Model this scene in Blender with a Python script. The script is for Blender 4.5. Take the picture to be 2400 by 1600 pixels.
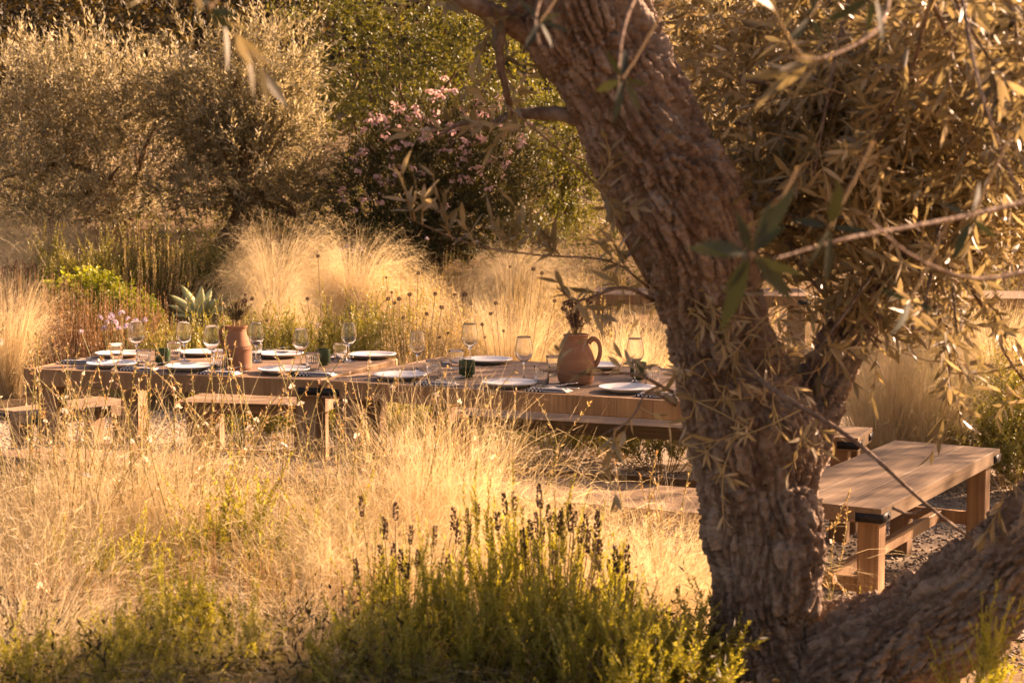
import bpy, bmesh, math, random
import numpy as np
from mathutils import Vector, Matrix

for _o in list(bpy.data.objects):
    bpy.data.objects.remove(_o, do_unlink=True)
SC = bpy.context.scene
COL = SC.collection
random.seed(7)
RNG = np.random.default_rng(11)
R = math.radians

# ------------------------------------------------------------------ camera
FPX, CXP, CYP, YH = 3900.0, 1200.0, 800.0, 430.0      # photograph pixels (2400 x 1600)
CAMZ = 1.648
PITCH = math.atan((CYP - YH) / FPX)
cam_d = bpy.data.cameras.new('camera')
cam = bpy.data.objects.new('camera', cam_d); COL.objects.link(cam)
cam.location = (0, 0, CAMZ)
cam.rotation_euler = (math.pi / 2 - PITCH, 0, 0)
cam_d.sensor_width = 36.0
cam_d.lens = FPX / 2400 * 36.0
cam_d.clip_start = 0.05; cam_d.clip_end = 600
cam_d.dof.use_dof = True
cam_d.dof.focus_distance = 7.4
cam_d.dof.aperture_fstop = 7.2
SC.camera = cam

# ------------------------------------------------------------------ light
SUN_AZ, SUN_EL = R(57), R(25)          # azimuth clockwise from +Y (away from the camera)
TO_SUN = Vector((math.sin(SUN_AZ) * math.cos(SUN_EL), math.cos(SUN_AZ) * math.cos(SUN_EL), math.sin(SUN_EL)))
W = bpy.data.worlds.new('World'); SC.world = W; W.use_nodes = True
_nt = W.node_tree
_bg = _nt.nodes['Background']
_sky = _nt.nodes.new('ShaderNodeTexSky'); _sky.sky_type = 'NISHITA'
_sky.sun_disc = False; _sky.sun_elevation = SUN_EL; _sky.sun_rotation = SUN_AZ
_sky.dust_density = 2.5; _sky.air_density = 1.0; _sky.ozone_density = 0.4
_nt.links.new(_sky.outputs[0], _bg.inputs[0])
_bg.inputs[1].default_value = 0.05
sun_d = bpy.data.lights.new('sun', 'SUN'); sun_d.energy = 5.0; sun_d.angle = R(0.6); sun_d.color = (1.0, 0.88, 0.70)
sun = bpy.data.objects.new('sun', sun_d); COL.objects.link(sun)
sun.rotation_euler = (-TO_SUN).to_track_quat('-Z', 'Y').to_euler()
sun.location = TO_SUN * 50

vs = SC.view_settings
vs.view_transform = 'Standard'; vs.look = 'None'; vs.gamma = 1.0; vs.use_curve_mapping = False
vs.exposure = 1.95
try:
    vs.use_white_balance = True
    vs.white_balance_temperature = 9600
    vs.white_balance_tint = 38
except Exception:
    pass
cy = SC.cycles
cy.max_bounces = 6; cy.diffuse_bounces = 2; cy.glossy_bounces = 2; cy.transmission_bounces = 6; cy.transparent_max_bounces = 8
cy.caustics_reflective = False; cy.caustics_refractive = False
cy.use_denoising = True
try:
    cy.denoiser = 'OPENIMAGEDENOISE'; cy.denoising_input_passes = 'RGB_ALBEDO_NORMAL'
    cy.denoising_prefilter = 'ACCURATE'
except Exception:
    pass
cy.sample_clamp_indirect = 3.0; cy.sample_clamp_direct = 8.0
cy.use_adaptive_sampling = True; cy.adaptive_threshold = 0.016; cy.adaptive_min_samples = 24

# ------------------------------------------------------------------ pixel helpers (layout only)
_cp, _sp = math.cos(PITCH), math.sin(PITCH)
def ray(px, py):
    a, b = px - CXP, CYP - py
    return Vector((a, FPX * _cp + b * _sp, -FPX * _sp + b * _cp))
def onz(px, py, z):
    r = ray(px, py); t = (z - CAMZ) / r.z
    return Vector((r.x * t, r.y * t, z))
def at(px, py, y):
    r = ray(px, py); t = y / r.y
    return Vector((r.x * t, y, CAMZ + r.z * t))
def atd(dx, dy, y):                      # 0.98-scaled display pixels
    return at(dx / 0.98, dy / 0.98, y)

# ------------------------------------------------------------------ noise (numpy)
def _hash(ix, iy, iz, seed):
    h = (ix * 374761393 + iy * 668265263 + iz * 2147483647 + seed * 1274126177) & 0xFFFFFFFF
    h = ((h ^ (h >> 13)) * 1274126177) & 0xFFFFFFFF
    return ((h ^ (h >> 16)) & 0xFFFFFF) / float(0xFFFFFF)
def vnoise(p, seed=0):
    p = np.asarray(p, float); i = np.floor(p).astype(np.int64); f = p - i
    u = f * f * (3 - 2 * f); out = 0
    for dx in (0, 1):
        wx = u[:, 0] if dx else 1 - u[:, 0]
        for dy in (0, 1):
            wy = u[:, 1] if dy else 1 - u[:, 1]
            for dz in (0, 1):
                wz = u[:, 2] if dz else 1 - u[:, 2]
                out = out + wx * wy * wz * _hash(i[:, 0] + dx, i[:, 1] + dy, i[:, 2] + dz, seed)
    return out * 2 - 1
def fbm(p, octaves=3, seed=0):
    a, s, o = 1.0, 1.0, 0
    for k in range(octaves):
        o = o + a * vnoise(p * s, seed + k); a *= 0.5; s *= 2.1
    return o

def sstep(a, b, x):
    t = np.clip((np.asarray(x, float) - a) / (b - a), 0, 1); return t * t * (3 - 2 * t)
def gz(x, y):
    """height of the ground"""
    x = np.asarray(x, float); y = np.asarray(y, float)
    start = 12.2 + 1.4 * sstep(-1.5, -4, x) + 3.5 * sstep(1.5, 3, x)
    z = 0.45 * sstep(0, 2.8, y - start) + 0.6 * sstep(15, 20, y) + 1.5 * sstep(20, 30, y) + 17.0 * sstep(28, 75, y)
    z = z + 0.30 * sstep(5.6, 4.3, y) * sstep(1.25, 0.75, x) + 0.14 * sstep(4.6, 3.6, y)
    return z
def gzf(x, y): return float(gz(x, y))

# ------------------------------------------------------------------ mesh helpers
def mk_mesh(name, V, quads=None, tris=None, tint=None, smooth=False):
    me = bpy.data.meshes.new(name)
    V = np.ascontiguousarray(V, dtype=np.float32).reshape(-1, 3)
    q = np.zeros((0, 4), np.int32) if quads is None or len(quads) == 0 else np.asarray(quads, np.int32)
    t = np.zeros((0, 3), np.int32) if tris is None or len(tris) == 0 else np.asarray(tris, np.int32)
    me.vertices.add(len(V)); me.vertices.foreach_set('co', V.ravel())
    me.loops.add(q.size + t.size)
    me.loops.foreach_set('vertex_index', np.concatenate([q.ravel(), t.ravel()]).astype(np.int32))
    me.polygons.add(len(q) + len(t))
    st = np.concatenate([np.arange(len(q)) * 4, q.size + np.arange(len(t)) * 3]).astype(np.int32)
    me.polygons.foreach_set('loop_start', st)
    if smooth:
        me.polygons.foreach_set('use_smooth', np.ones(len(q) + len(t), dtype=bool))
    if tint is not None:
        a = me.attributes.new('tint', 'FLOAT', 'POINT')
        a.data.foreach_set('value', np.ascontiguousarray(tint, np.float32).ravel())
    me.update(calc_edges=True)
    return me

class Acc:
    """collects geometry for one mesh"""
    def __init__(s): s.V, s.Q, s.T, s.t, s.n = [], [], [], [], 0
    def add(s, V, quads=None, tris=None, tint=0.5):
        V = np.asarray(V, float).reshape(-1, 3)
        s.V.append(V)
        if quads is not None and len(quads): s.Q.append(np.asarray(quads) + s.n)
        if tris is not None and len(tris): s.T.append(np.asarray(tris) + s.n)
        s.t.append(np.broadcast_to(np.asarray(tint, float), (len(V),)) if np.ndim(tint) == 0 else np.asarray(tint, float).ravel())
        s.n += len(V)
    def mesh(s, name, smooth=False):
        return mk_mesh(name, np.concatenate(s.V), np.concatenate(s.Q) if s.Q else None,
                       np.concatenate(s.T) if s.T else None, np.concatenate(s.t), smooth)

def nrm(v):
    return v / np.maximum(np.linalg.norm(v, axis=-1, keepdims=True), 1e-9)
def rdir(n, rng=RNG):
    return nrm(rng.normal(size=(n, 3)))
def perp(d, rng=RNG):
    return nrm(np.cross(d, rdir(len(d), rng)))

def strands(acc, P, Wd, S, tint):
    """ribbons: P (N,K,3), Wd (N,K), S (N,3), tint (N,) or (N,K)"""
    N, K, _ = P.shape
    off = S[:, None, :] * Wd[:, :, None] * 0.5
    V = np.stack([P - off, P + off], 2).reshape(-1, 3)
    b = (np.arange(N)[:, None] * K + np.arange(K - 1)[None, :]) * 2
    Q = np.stack([b, b + 1, b + 3, b + 2], -1).reshape(-1, 4)
    tint = np.asarray(tint, float)
    if tint.ndim == 1: tint = np.repeat(tint[:, None], K, 1)
    acc.add(V, Q, None, np.repeat(tint[:, :, None], 2, 2).ravel())

def cards(acc, B, D, Nn, L, Wd, tint, mid=0.45, fold=0.18):
    """small leaves, two faces each: base B, direction D, normal Nn"""
    N = len(B); S = np.cross(D, Nn)
    L = np.broadcast_to(L, (N,))[:, None]; Wd = np.broadcast_to(Wd, (N,))[:, None]
    M = B + D * L * mid + Nn * Wd * fold
    V = np.stack([B, M + S * Wd * 0.5, B + D * L, M - S * Wd * 0.5], 1).reshape(-1, 3)
    b = np.arange(N) * 4
    T = np.concatenate([np.stack([b, b + 1, b + 2], 1), np.stack([b, b + 2, b + 3], 1)])
    acc.add(V, None, T, np.repeat(np.broadcast_to(tint, (N,)), 4))

def tube_geo(P, Rr, sides=8, cap=True):
    P = np.asarray(P, float); K = len(P); Rr = np.broadcast_to(Rr, (K,))
    Tn = nrm(np.gradient(P, axis=0))
    u = np.array([0.0, 0, 1.0]) if abs(Tn[0][2]) < 0.9 else np.array([1.0, 0, 0])
    V = []
    u = nrm(np.cross(Tn[0], np.cross(u, Tn[0])))
    for k in range(K):
        u = nrm(u - Tn[k] * np.dot(u, Tn[k])); w = np.cross(Tn[k], u)
        a = np.linspace(0, 2 * math.pi, sides, endpoint=False)
        V.append(P[k] + Rr[k] * (np.cos(a)[:, None] * u + np.sin(a)[:, None] * w))
    V = np.concatenate(V)
    i = np.arange(K - 1)[:, None] * sides; j = np.arange(sides)[None, :]; j2 = (j + 1) % sides
    Q = np.stack([i + j, i + j2, i + sides + j2, i + sides + j], -1).reshape(-1, 4)
    T = []
    if cap:
        V = np.concatenate([V, P[:1], P[-1:]])
        n0 = K * sides
        for a in range(sides):
            T.append((n0, (a + 1) % sides, a)); T.append((n0 + 1, (K - 1) * sides + a, (K - 1) * sides + (a + 1) % sides))
    return V, Q, T
def tube(acc, P, Rr, sides=8, tint=0.5, cap=True):
    V, Q, T = tube_geo(P, Rr, sides, cap); acc.add(V, Q, T if T else None, tint)

def lathe(profile, sides=32, flute=None):
    """profile list of (r, z); closed surface of revolution"""
    pr = np.array(profile, float); K = len(pr)
    a = np.linspace(0, 2 * math.pi, sides, endpoint=False)
    V = []
    for k in range(K):
        rr = np.full(sides, pr[k, 0])
        if flute is not None: rr = rr + flute(k, a) * (pr[k, 0] > 1e-4)
        V.append(np.stack([rr * np.cos(a), rr * np.sin(a), np.full(sides, pr[k, 1])], 1))
    V = np.concatenate(V)
    i = np.arange(K - 1)[:, None] * sides; j = np.arange(sides)[None, :]; j2 = (j + 1) % sides
    Q = np.stack([i + j, i + j2, i + sides + j2, i + sides + j], -1).reshape(-1, 4)
    return V, Q

def catmull(pts, n=8):
    pts = [np.array(p, float) for p in pts]
    if len(pts) < 3:
        t = np.linspace(0, 1, n + 1)[:, None]; return pts[0] * (1 - t) + pts[-1] * t
    p = [2 * pts[0] - pts[1]] + pts + [2 * pts[-1] - pts[-2]]
    out = []
    for i in range(1, len(p) - 2):
        for s in range(n):
            t = s / n
            out.append(0.5 * (2 * p[i] + (p[i + 1] - p[i - 1]) * t + (2 * p[i - 1] - 5 * p[i] + 4 * p[i + 1] - p[i + 2]) * t * t
                              + (-p[i - 1] + 3 * p[i] - 3 * p[i + 1] + p[i + 2]) * t ** 3))
    out.append(pts[-1]); return np.array(out)

_boxes = {}
def box_mesh(sx, sy, sz, bev=0.004):
    """bevelled box centred on the origin; alike boxes share data"""
    key = (round(sx, 4), round(sy, 4), round(sz, 4), bev)
    if key in _boxes: return _boxes[key]
    bm = bmesh.new(); bmesh.ops.create_cube(bm, size=1.0)
    bmesh.ops.scale(bm, vec=(sx, sy, sz), verts=bm.verts)
    if bev: bmesh.ops.bevel(bm, geom=list(bm.edges), offset=bev, segments=1, affect='EDGES', profile=0.5)
    me = bpy.data.meshes.new('box'); bm.to_mesh(me); bm.free(); _boxes[key] = me
    return me

# ------------------------------------------------------------------ objects
def setp(o, label=None, cat=None, group=None, kind=None):
    if label: o['label'] = label
    if cat: o['category'] = cat
    if group: o['group'] = group
    if kind: o['kind'] = kind
    return o
def thing(name, label, cat, loc=(0, 0, 0), rz=0.0, group=None, scale=1.0):
    o = bpy.data.objects.new(name, None); COL.objects.link(o)
    o.empty_display_size = 0.1
    o.location = loc; o.rotation_euler = (0, 0, rz); o.scale = (scale,) * 3
    return setp(o, label, cat, group)
def obj(name, me, mat, parent=None, loc=(0, 0, 0), rot=(0, 0, 0), scale=(1, 1, 1), kind=None, label=None):
    """mesh object; with a parent its coordinates are the parent's own"""
    if mat is not None and len(me.materials) == 0: me.materials.append(mat)
    o = bpy.data.objects.new(name, me); COL.objects.link(o)
    o.location = loc; o.rotation_euler = rot; o.scale = scale
    if parent is not None: o.parent = parent
    if kind: o['kind'] = kind
    if label: o['label'] = label
    return o
def world_part(name, me, mat, parent, kind=None):
    """mesh given in world coordinates under a parent that only carries a location"""
    return obj(name, me, mat, parent, loc=tuple(-Vector(parent.location)), kind=kind)
def copy_tree(o, loc, rz=0.0, scale=1.0, label=None, group=None):
    def rec(s, par):
        c = s.copy(); COL.objects.link(c); c.parent = par
        for ch in s.children: rec(ch, c)
        return c
    c = rec(o, None)
    c.location = loc; c.rotation_euler = (o.rotation_euler[0], o.rotation_euler[1], rz)
    c.scale = (scale,) * 3 if np.ndim(scale) == 0 else scale
    if label: c['label'] = label
    if group: c['group'] = group
    return c

# ------------------------------------------------------------------ materials
def _mat(name):
    m = bpy.data.materials.new(name); m.use_nodes = True
    nt = m.node_tree; nt.nodes.clear()
    out = nt.nodes.new('ShaderNodeOutputMaterial')
    return m, nt, out
def _ramp(nt, stops):
    r = nt.nodes.new('ShaderNodeValToRGB'); cr = r.color_ramp
    while len(cr.elements) < len(stops): cr.elements.new(0.5)
    for i, c in enumerate(stops):
        if len(c) == 4: cr.elements[i].position = c[0]; c = c[1:]
        else: cr.elements[i].position = i / max(1, len(stops) - 1)
        cr.elements[i].color = (*c, 1)
    return r
def leaf_mat(name, stops, trans=0.4, rough=0.5, spec=0.4, warm=(1.25, 1.1, 0.55), vary=0.16):
    """plant surface: reflects and lets light through; 'tint' picks the colour of each leaf or blade"""
    m, nt, out = _mat(name)
    at_ = nt.nodes.new('ShaderNodeAttribute'); at_.attribute_name = 'tint'
    oi = nt.nodes.new('ShaderNodeObjectInfo')
    ad = nt.nodes.new('ShaderNodeMath'); ad.operation = 'MULTIPLY_ADD'; ad.inputs[1].default_value = vary; ad.inputs[2].default_value = -vary / 2
    nt.links.new(oi.outputs['Random'], ad.inputs[0])
    a2 = nt.nodes.new('ShaderNodeMath'); a2.operation = 'ADD'; a2.use_clamp = True
    nt.links.new(at_.outputs['Fac'], a2.inputs[0]); nt.links.new(ad.outputs[0], a2.inputs[1])
    rp = _ramp(nt, stops); nt.links.new(a2.outputs[0], rp.inputs[0])
    p = nt.nodes.new('ShaderNodeBsdfPrincipled')
    p.inputs['Roughness'].default_value = rough; p.inputs['Specular IOR Level'].default_value = spec
    nt.links.new(rp.outputs[0], p.inputs['Base Color'])
    mu = nt.nodes.new('ShaderNodeMix'); mu.data_type = 'RGBA'; mu.blend_type = 'MULTIPLY'; mu.inputs[0].default_value = 1
    mu.inputs[7].default_value = (*warm, 1)
    nt.links.new(rp.outputs[0], mu.inputs[6])
    tr = nt.nodes.new('ShaderNodeBsdfTranslucent'); nt.links.new(mu.outputs[2], tr.inputs[0])
    mx = nt.nodes.new('ShaderNodeMixShader'); mx.inputs[0].default_value = trans
    nt.links.new(p.outputs[0], mx.inputs[1]); nt.links.new(tr.outputs[0], mx.inputs[2])
    nt.links.new(mx.outputs[0], out.inputs[0])
    return m
def noise_mat(name, stops, scale=(8, 8, 8), detail=6, rough=0.8, bump=0.3, bdist=0.01, coord='Object', spec=0.3, rand=False, dist=0.0):
    m, nt, out = _mat(name)
    tc = nt.nodes.new('ShaderNodeTexCoord'); mp = nt.nodes.new('ShaderNodeMapping'); mp.inputs['Scale'].default_value = scale
    nt.links.new(tc.outputs[coord], mp.inputs[0])
    if rand:
        oi = nt.nodes.new('ShaderNodeObjectInfo'); mu = nt.nodes.new('ShaderNodeMath'); mu.operation = 'MULTIPLY'; mu.inputs[1].default_value = 57.0
        nt.links.new(oi.outputs['Random'], mu.inputs[0])
        cb = nt.nodes.new('ShaderNodeCombineXYZ')
        for k in range(3): nt.links.new(mu.outputs[0], cb.inputs[k])
        nt.links.new(cb.outputs[0], mp.inputs['Location'])
    nz = nt.nodes.new('ShaderNodeTexNoise'); nz.inputs['Scale'].default_value = 1; nz.inputs['Detail'].default_value = detail
    nz.inputs['Roughness'].default_value = 0.62; nz.inputs['Distortion'].default_value = dist
    nt.links.new(mp.outputs[0], nz.inputs['Vector'])
    rp = _ramp(nt, stops); nt.links.new(nz.outputs['Fac'], rp.inputs[0])
    p = nt.nodes.new('ShaderNodeBsdfPrincipled'); p.inputs['Roughness'].default_value = rough; p.inputs['Specular IOR Level'].default_value = spec
    nt.links.new(rp.outputs[0], p.inputs['Base Color'])
    if bump:
        b = nt.nodes.new('ShaderNodeBump'); b.inputs['Strength'].default_value = bump; b.inputs['Distance'].default_value = bdist
        nt.links.new(nz.outputs['Fac'], b.inputs['Height']); nt.links.new(b.outputs[0], p.inputs['Normal'])
    nt.links.new(p.outputs[0], out.inputs[0])
    return m
def wood_mat(name, dark, mid, light, axis=0, rough=0.62, crack=0.55):
    """boards: grain stretched along one axis, blotches and thin dark checks"""
    m, nt, out = _mat(name); L = nt.links
    tc = nt.nodes.new('ShaderNodeTexCoord'); oi = nt.nodes.new('ShaderNodeObjectInfo')
    mu = nt.nodes.new('ShaderNodeMath'); mu.operation = 'MULTIPLY'; mu.inputs[1].default_value = 91.0
    L.new(oi.outputs['Random'], mu.inputs[0])
    cb = nt.nodes.new('ShaderNodeCombineXYZ')
    for k in range(3): L.new(mu.outputs[0], cb.inputs[k])
    va = nt.nodes.new('ShaderNodeVectorMath'); L.new(tc.outputs['Object'], va.inputs[0]); L.new(cb.outputs[0], va.inputs[1])
    def nz(sc_long, sc_cross, detail, distort=0.0):
        mp = nt.nodes.new('ShaderNodeMapping'); s = [sc_cross] * 3; s[axis] = sc_long
        mp.inputs['Scale'].default_value = s; L.new(va.outputs[0], mp.inputs[0])
        n = nt.nodes.new('ShaderNodeTexNoise'); n.inputs['Scale'].default_value = 1; n.inputs['Detail'].default_value = detail
        n.inputs['Distortion'].default_value = distort
        L.new(mp.outputs[0], n.inputs['Vector']); return n
    g = nz(2.5, 70, 5, 0.6); bl = nz(2.0, 7, 3); ck = nz(3.0, 120, 2)
    mxf = nt.nodes.new('ShaderNodeMath'); mxf.operation = 'MULTIPLY_ADD'; mxf.inputs[1].default_value = 0.5
    L.new(g.outputs['Fac'], mxf.inputs[0])
    h = nt.nodes.new('ShaderNodeMath'); h.operation = 'MULTIPLY'; h.inputs[1].default_value = 0.5; L.new(bl.outputs['Fac'], h.inputs[0])
    L.new(h.outputs[0], mxf.inputs[2])
    rp = _ramp(nt, [(0.34, *dark), (0.5, *mid), (0.64, *light)]); L.new(mxf.outputs[0], rp.inputs[0])
    cr = _ramp(nt, [(0.30, 0, 0, 0), (0.36, 1, 1, 1)]); L.new(ck.outputs['Fac'], cr.inputs[0])
    mm = nt.nodes.new('ShaderNodeMix'); mm.data_type = 'RGBA'; mm.blend_type = 'MULTIPLY'; mm.inputs[0].default_value = crack
    L.new(rp.outputs[0], mm.inputs[6]); L.new(cr.outputs[0], mm.inputs[7])
    sn = nt.nodes.new('ShaderNodeTexNoise'); sn.inputs['Scale'].default_value = 4.5; sn.inputs['Detail'].default_value = 5; L.new(va.outputs[0], sn.inputs['Vector'])
    sr = _ramp(nt, [(0.42, 0, 0, 0), (0.62, 0.55, 0.55, 0.55)]); L.new(sn.outputs['Fac'], sr.inputs[0])
    sm = nt.nodes.new('ShaderNodeMix'); sm.data_type = 'RGBA'; L.new(sr.outputs[0], sm.inputs[0]); L.new(mm.outputs[2], sm.inputs[6]); sm.inputs[7].default_value = (mid[0] * 0.62, mid[1] * 0.64, mid[2] * 0.70, 1); mm = sm
    hs = nt.nodes.new('ShaderNodeHueSaturation')
    hv = nt.nodes.new('ShaderNodeMapRange'); hv.inputs[3].default_value = 0.78; hv.inputs[4].default_value = 1.18
    L.new(oi.outputs['Random'], hv.inputs[0]); L.new(hv.outputs[0], hs.inputs['Value']); L.new(mm.outputs[2], hs.inputs['Color'])
    p = nt.nodes.new('ShaderNodeBsdfPrincipled'); p.inputs['Roughness'].default_value = rough; p.inputs['Specular IOR Level'].default_value = 0.35
    L.new(hs.outputs[0], p.inputs['Base Color'])
    b = nt.nodes.new('ShaderNodeBump'); b.inputs['Strength'].default_value = 0.35; b.inputs['Distance'].default_value = 0.003
    L.new(mxf.outputs[0], b.inputs['Height']); L.new(b.outputs[0], p.inputs['Normal'])
    L.new(p.outputs[0], out.inputs[0]); return m
def plain(name, col, rough=0.5, metal=0.0, spec=0.5, trans=0.0, ior=1.45):
    m, nt, out = _mat(name); p = nt.nodes.new('ShaderNodeBsdfPrincipled')
    p.inputs['Base Color'].default_value = (*col, 1); p.inputs['Roughness'].default_value = rough
    p.inputs['Metallic'].default_value = metal; p.inputs['Specular IOR Level'].default_value = spec
    p.inputs['Transmission Weight'].default_value = trans; p.inputs['IOR'].default_value = ior
    nt.links.new(p.outputs[0], out.inputs[0]); return m

M = {}
M['soil'] = noise_mat('soil', [(0.10, 0.06, 0.03), (0.20, 0.13, 0.07), (0.34, 0.25, 0.14)], (5, 5, 5), 8, 0.95, 0.6, 0.05, spec=0.1)
M['gravel'] = noise_mat('gravel_bed', [(0.16, 0.12, 0.085), (0.30, 0.235, 0.17), (0.42, 0.34, 0.26)], (45, 45, 45), 6, 0.95, 0.8, 0.02, spec=0.1)
M['stone'] = leaf_mat('gravel_stone', [(0.15, 0.11, 0.08), (0.30, 0.235, 0.17), (0.48, 0.41, 0.33)], 0.0, 0.9, 0.2)
M['top_wood'] = wood_mat('weathered_top', (0.13, 0.075, 0.042), (0.23, 0.145, 0.09), (0.34, 0.23, 0.15), 0)
M['edge_wood'] = wood_mat('edge_wood', (0.22, 0.115, 0.05), (0.34, 0.19, 0.088), (0.44, 0.265, 0.135), 2, crack=0.55)
M['bench_wood'] = wood_mat('bench_wood', (0.15, 0.09, 0.048), (0.265, 0.17, 0.095), (0.37, 0.25, 0.15), 0)
M['leg_wood'] = wood_mat('leg_wood', (0.19, 0.105, 0.05), (0.31, 0.18, 0.092), (0.41, 0.255, 0.14), 2)
M['steel'] = plain('black_steel', (0.012, 0.011, 0.011), 0.55, 0.0, 0.4)
M['terracotta'] = noise_mat('terracotta', [(0.22, 0.10, 0.055), (0.31, 0.15, 0.085), (0.40, 0.22, 0.14)], (9, 9, 30), 5, 0.85, 0.25, 0.004, spec=0.2, rand=True)
M['ceramic'] = noise_mat('glazed_ceramic', [(0.74, 0.71, 0.67), (0.82, 0.80, 0.77)], (20, 20, 20), 3, 0.35, 0.0)
M['glass'] = plain('clear_glass', (1, 1, 1), 0.02, 0, 0.5, 1.0, 1.42)
M['green_glass'] = plain('green_glass', (0.05, 0.11, 0.045), 0.12, 0, 0.6, 0.45, 1.45)
M['silver'] = plain('cutlery_steel', (0.62, 0.60, 0.57), 0.22, 1.0)
M['stem'] = leaf_mat('dry_stem', [(0.20, 0.12, 0.06), (0.40, 0.27, 0.13), (0.52, 0.40, 0.20)], 0.2, 0.6)
M['green_stem'] = leaf_mat('green_stem', [(0.12, 0.13, 0.04), (0.25, 0.24, 0.08), (0.42, 0.36, 0.14)], 0.25, 0.6)
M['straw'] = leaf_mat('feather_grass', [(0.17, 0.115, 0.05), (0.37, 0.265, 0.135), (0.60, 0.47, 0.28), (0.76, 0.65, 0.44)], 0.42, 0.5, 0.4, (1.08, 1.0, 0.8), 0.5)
M['plume'] = leaf_mat('grass_plume', [(0.46, 0.34, 0.19), (0.70, 0.56, 0.35), (0.85, 0.75, 0.54)], 0.48, 0.55, 0.3, (1.06, 1.0, 0.82))
M['rosemary'] = leaf_mat('rosemary_needle', [(0.10, 0.11, 0.025), (0.24, 0.25, 0.055), (0.42, 0.41, 0.11), (0.55, 0.52, 0.2)], 0.48, 0.5, 0.25, (1.3, 1.15, 0.4))
M['bushgreen'] = leaf_mat('shrub_leaf', [(0.05, 0.06, 0.02), (0.13, 0.14, 0.045), (0.27, 0.26, 0.085)], 0.38, 0.45, 0.5, (1.4, 1.25, 0.4))
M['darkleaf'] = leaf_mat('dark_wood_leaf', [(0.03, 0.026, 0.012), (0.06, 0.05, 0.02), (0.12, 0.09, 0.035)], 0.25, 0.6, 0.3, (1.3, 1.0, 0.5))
M['olive'] = leaf_mat('olive_leaf', [(0.085, 0.07, 0.036), (0.21, 0.18, 0.10), (0.38, 0.33, 0.21), (0.62, 0.56, 0.43)], 0.52, 0.5, 0.35, (1.1, 1.04, 0.86))
M['nearleaf'] = leaf_mat('near_olive_leaf', [(0.075, 0.07, 0.042), (0.18, 0.155, 0.09), (0.34, 0.28, 0.16), (0.52, 0.43, 0.29)], 0.38, 0.42, 0.55, (1.15, 1.0, 0.7))
M['shadeleaf'] = leaf_mat('olive_leaf_upper_shaded', [(0.022, 0.032, 0.022), (0.045, 0.055, 0.034), (0.075, 0.085, 0.05)], 0.10, 0.6, 0.2, (1.3, 1.2, 0.5))  # nearest leaves: dark upper-side green, with their shade painted into the colour
M['meadow'] = leaf_mat('meadow_grass', [(0.10, 0.085, 0.035), (0.24, 0.18, 0.085), (0.45, 0.35, 0.19)], 0.35, 0.6, 0.3, (1.1, 1.0, 0.7))
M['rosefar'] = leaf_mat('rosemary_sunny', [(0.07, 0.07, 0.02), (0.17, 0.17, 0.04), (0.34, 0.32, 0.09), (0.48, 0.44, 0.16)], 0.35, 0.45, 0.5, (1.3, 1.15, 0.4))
M['lime'] = leaf_mat('spurge_leaf', [(0.16, 0.19, 0.04), (0.34, 0.36, 0.07), (0.50, 0.50, 0.12)], 0.4, 0.5, 0.4, (1.2, 1.15, 0.4))
M['oleander'] = leaf_mat('oleander_leaf', [(0.03, 0.036, 0.016), (0.075, 0.075, 0.032), (0.19, 0.16, 0.075)], 0.25, 0.5, 0.25, (1.3, 1.1, 0.5))
M['pink'] = leaf_mat('pink_petal', [(0.50, 0.27, 0.25), (0.66, 0.44, 0.41), (0.78, 0.60, 0.56)], 0.4, 0.6, 0.3, (1.0, 0.9, 0.85))
M['lilac'] = leaf_mat('lilac_petal', [(0.42, 0.33, 0.47), (0.58, 0.48, 0.60), (0.72, 0.64, 0.70)], 0.4, 0.6, 0.3, (1.0, 0.95, 0.95))
M['white_petal'] = leaf_mat('white_petal', [(0.72, 0.48, 0.40), (0.82, 0.68, 0.58), (0.88, 0.82, 0.74)], 0.45, 0.6, 0.3, (1.0, 0.95, 0.85))
M['bud'] = leaf_mat('pink_bud', [(0.36, 0.17, 0.11), (0.58, 0.38, 0.25), (0.74, 0.60, 0.40)], 0.3, 0.6)
M['lavhead'] = leaf_mat('spent_lavender', [(0.07, 0.04, 0.032), (0.14, 0.085, 0.066), (0.23, 0.15, 0.115)], 0.1, 0.8, 0.2)
M['agave'] = leaf_mat('agave_leaf', [(0.34, 0.38, 0.20), (0.48, 0.52, 0.29), (0.60, 0.62, 0.34)], 0.2, 0.4, 0.5, (1.2, 1.2, 0.4))
M['twigpink'] = leaf_mat('twiggy_stem', [(0.17, 0.095, 0.055), (0.36, 0.22, 0.13), (0.54, 0.37, 0.23)], 0.25, 0.6)
M['bark_far'] = noise_mat('bark_far', [(0.075, 0.042, 0.022), (0.17, 0.10, 0.055), (0.26, 0.16, 0.09)], (14, 14, 5), 6, 0.9, 0.8, 0.03, spec=0.2)

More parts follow.
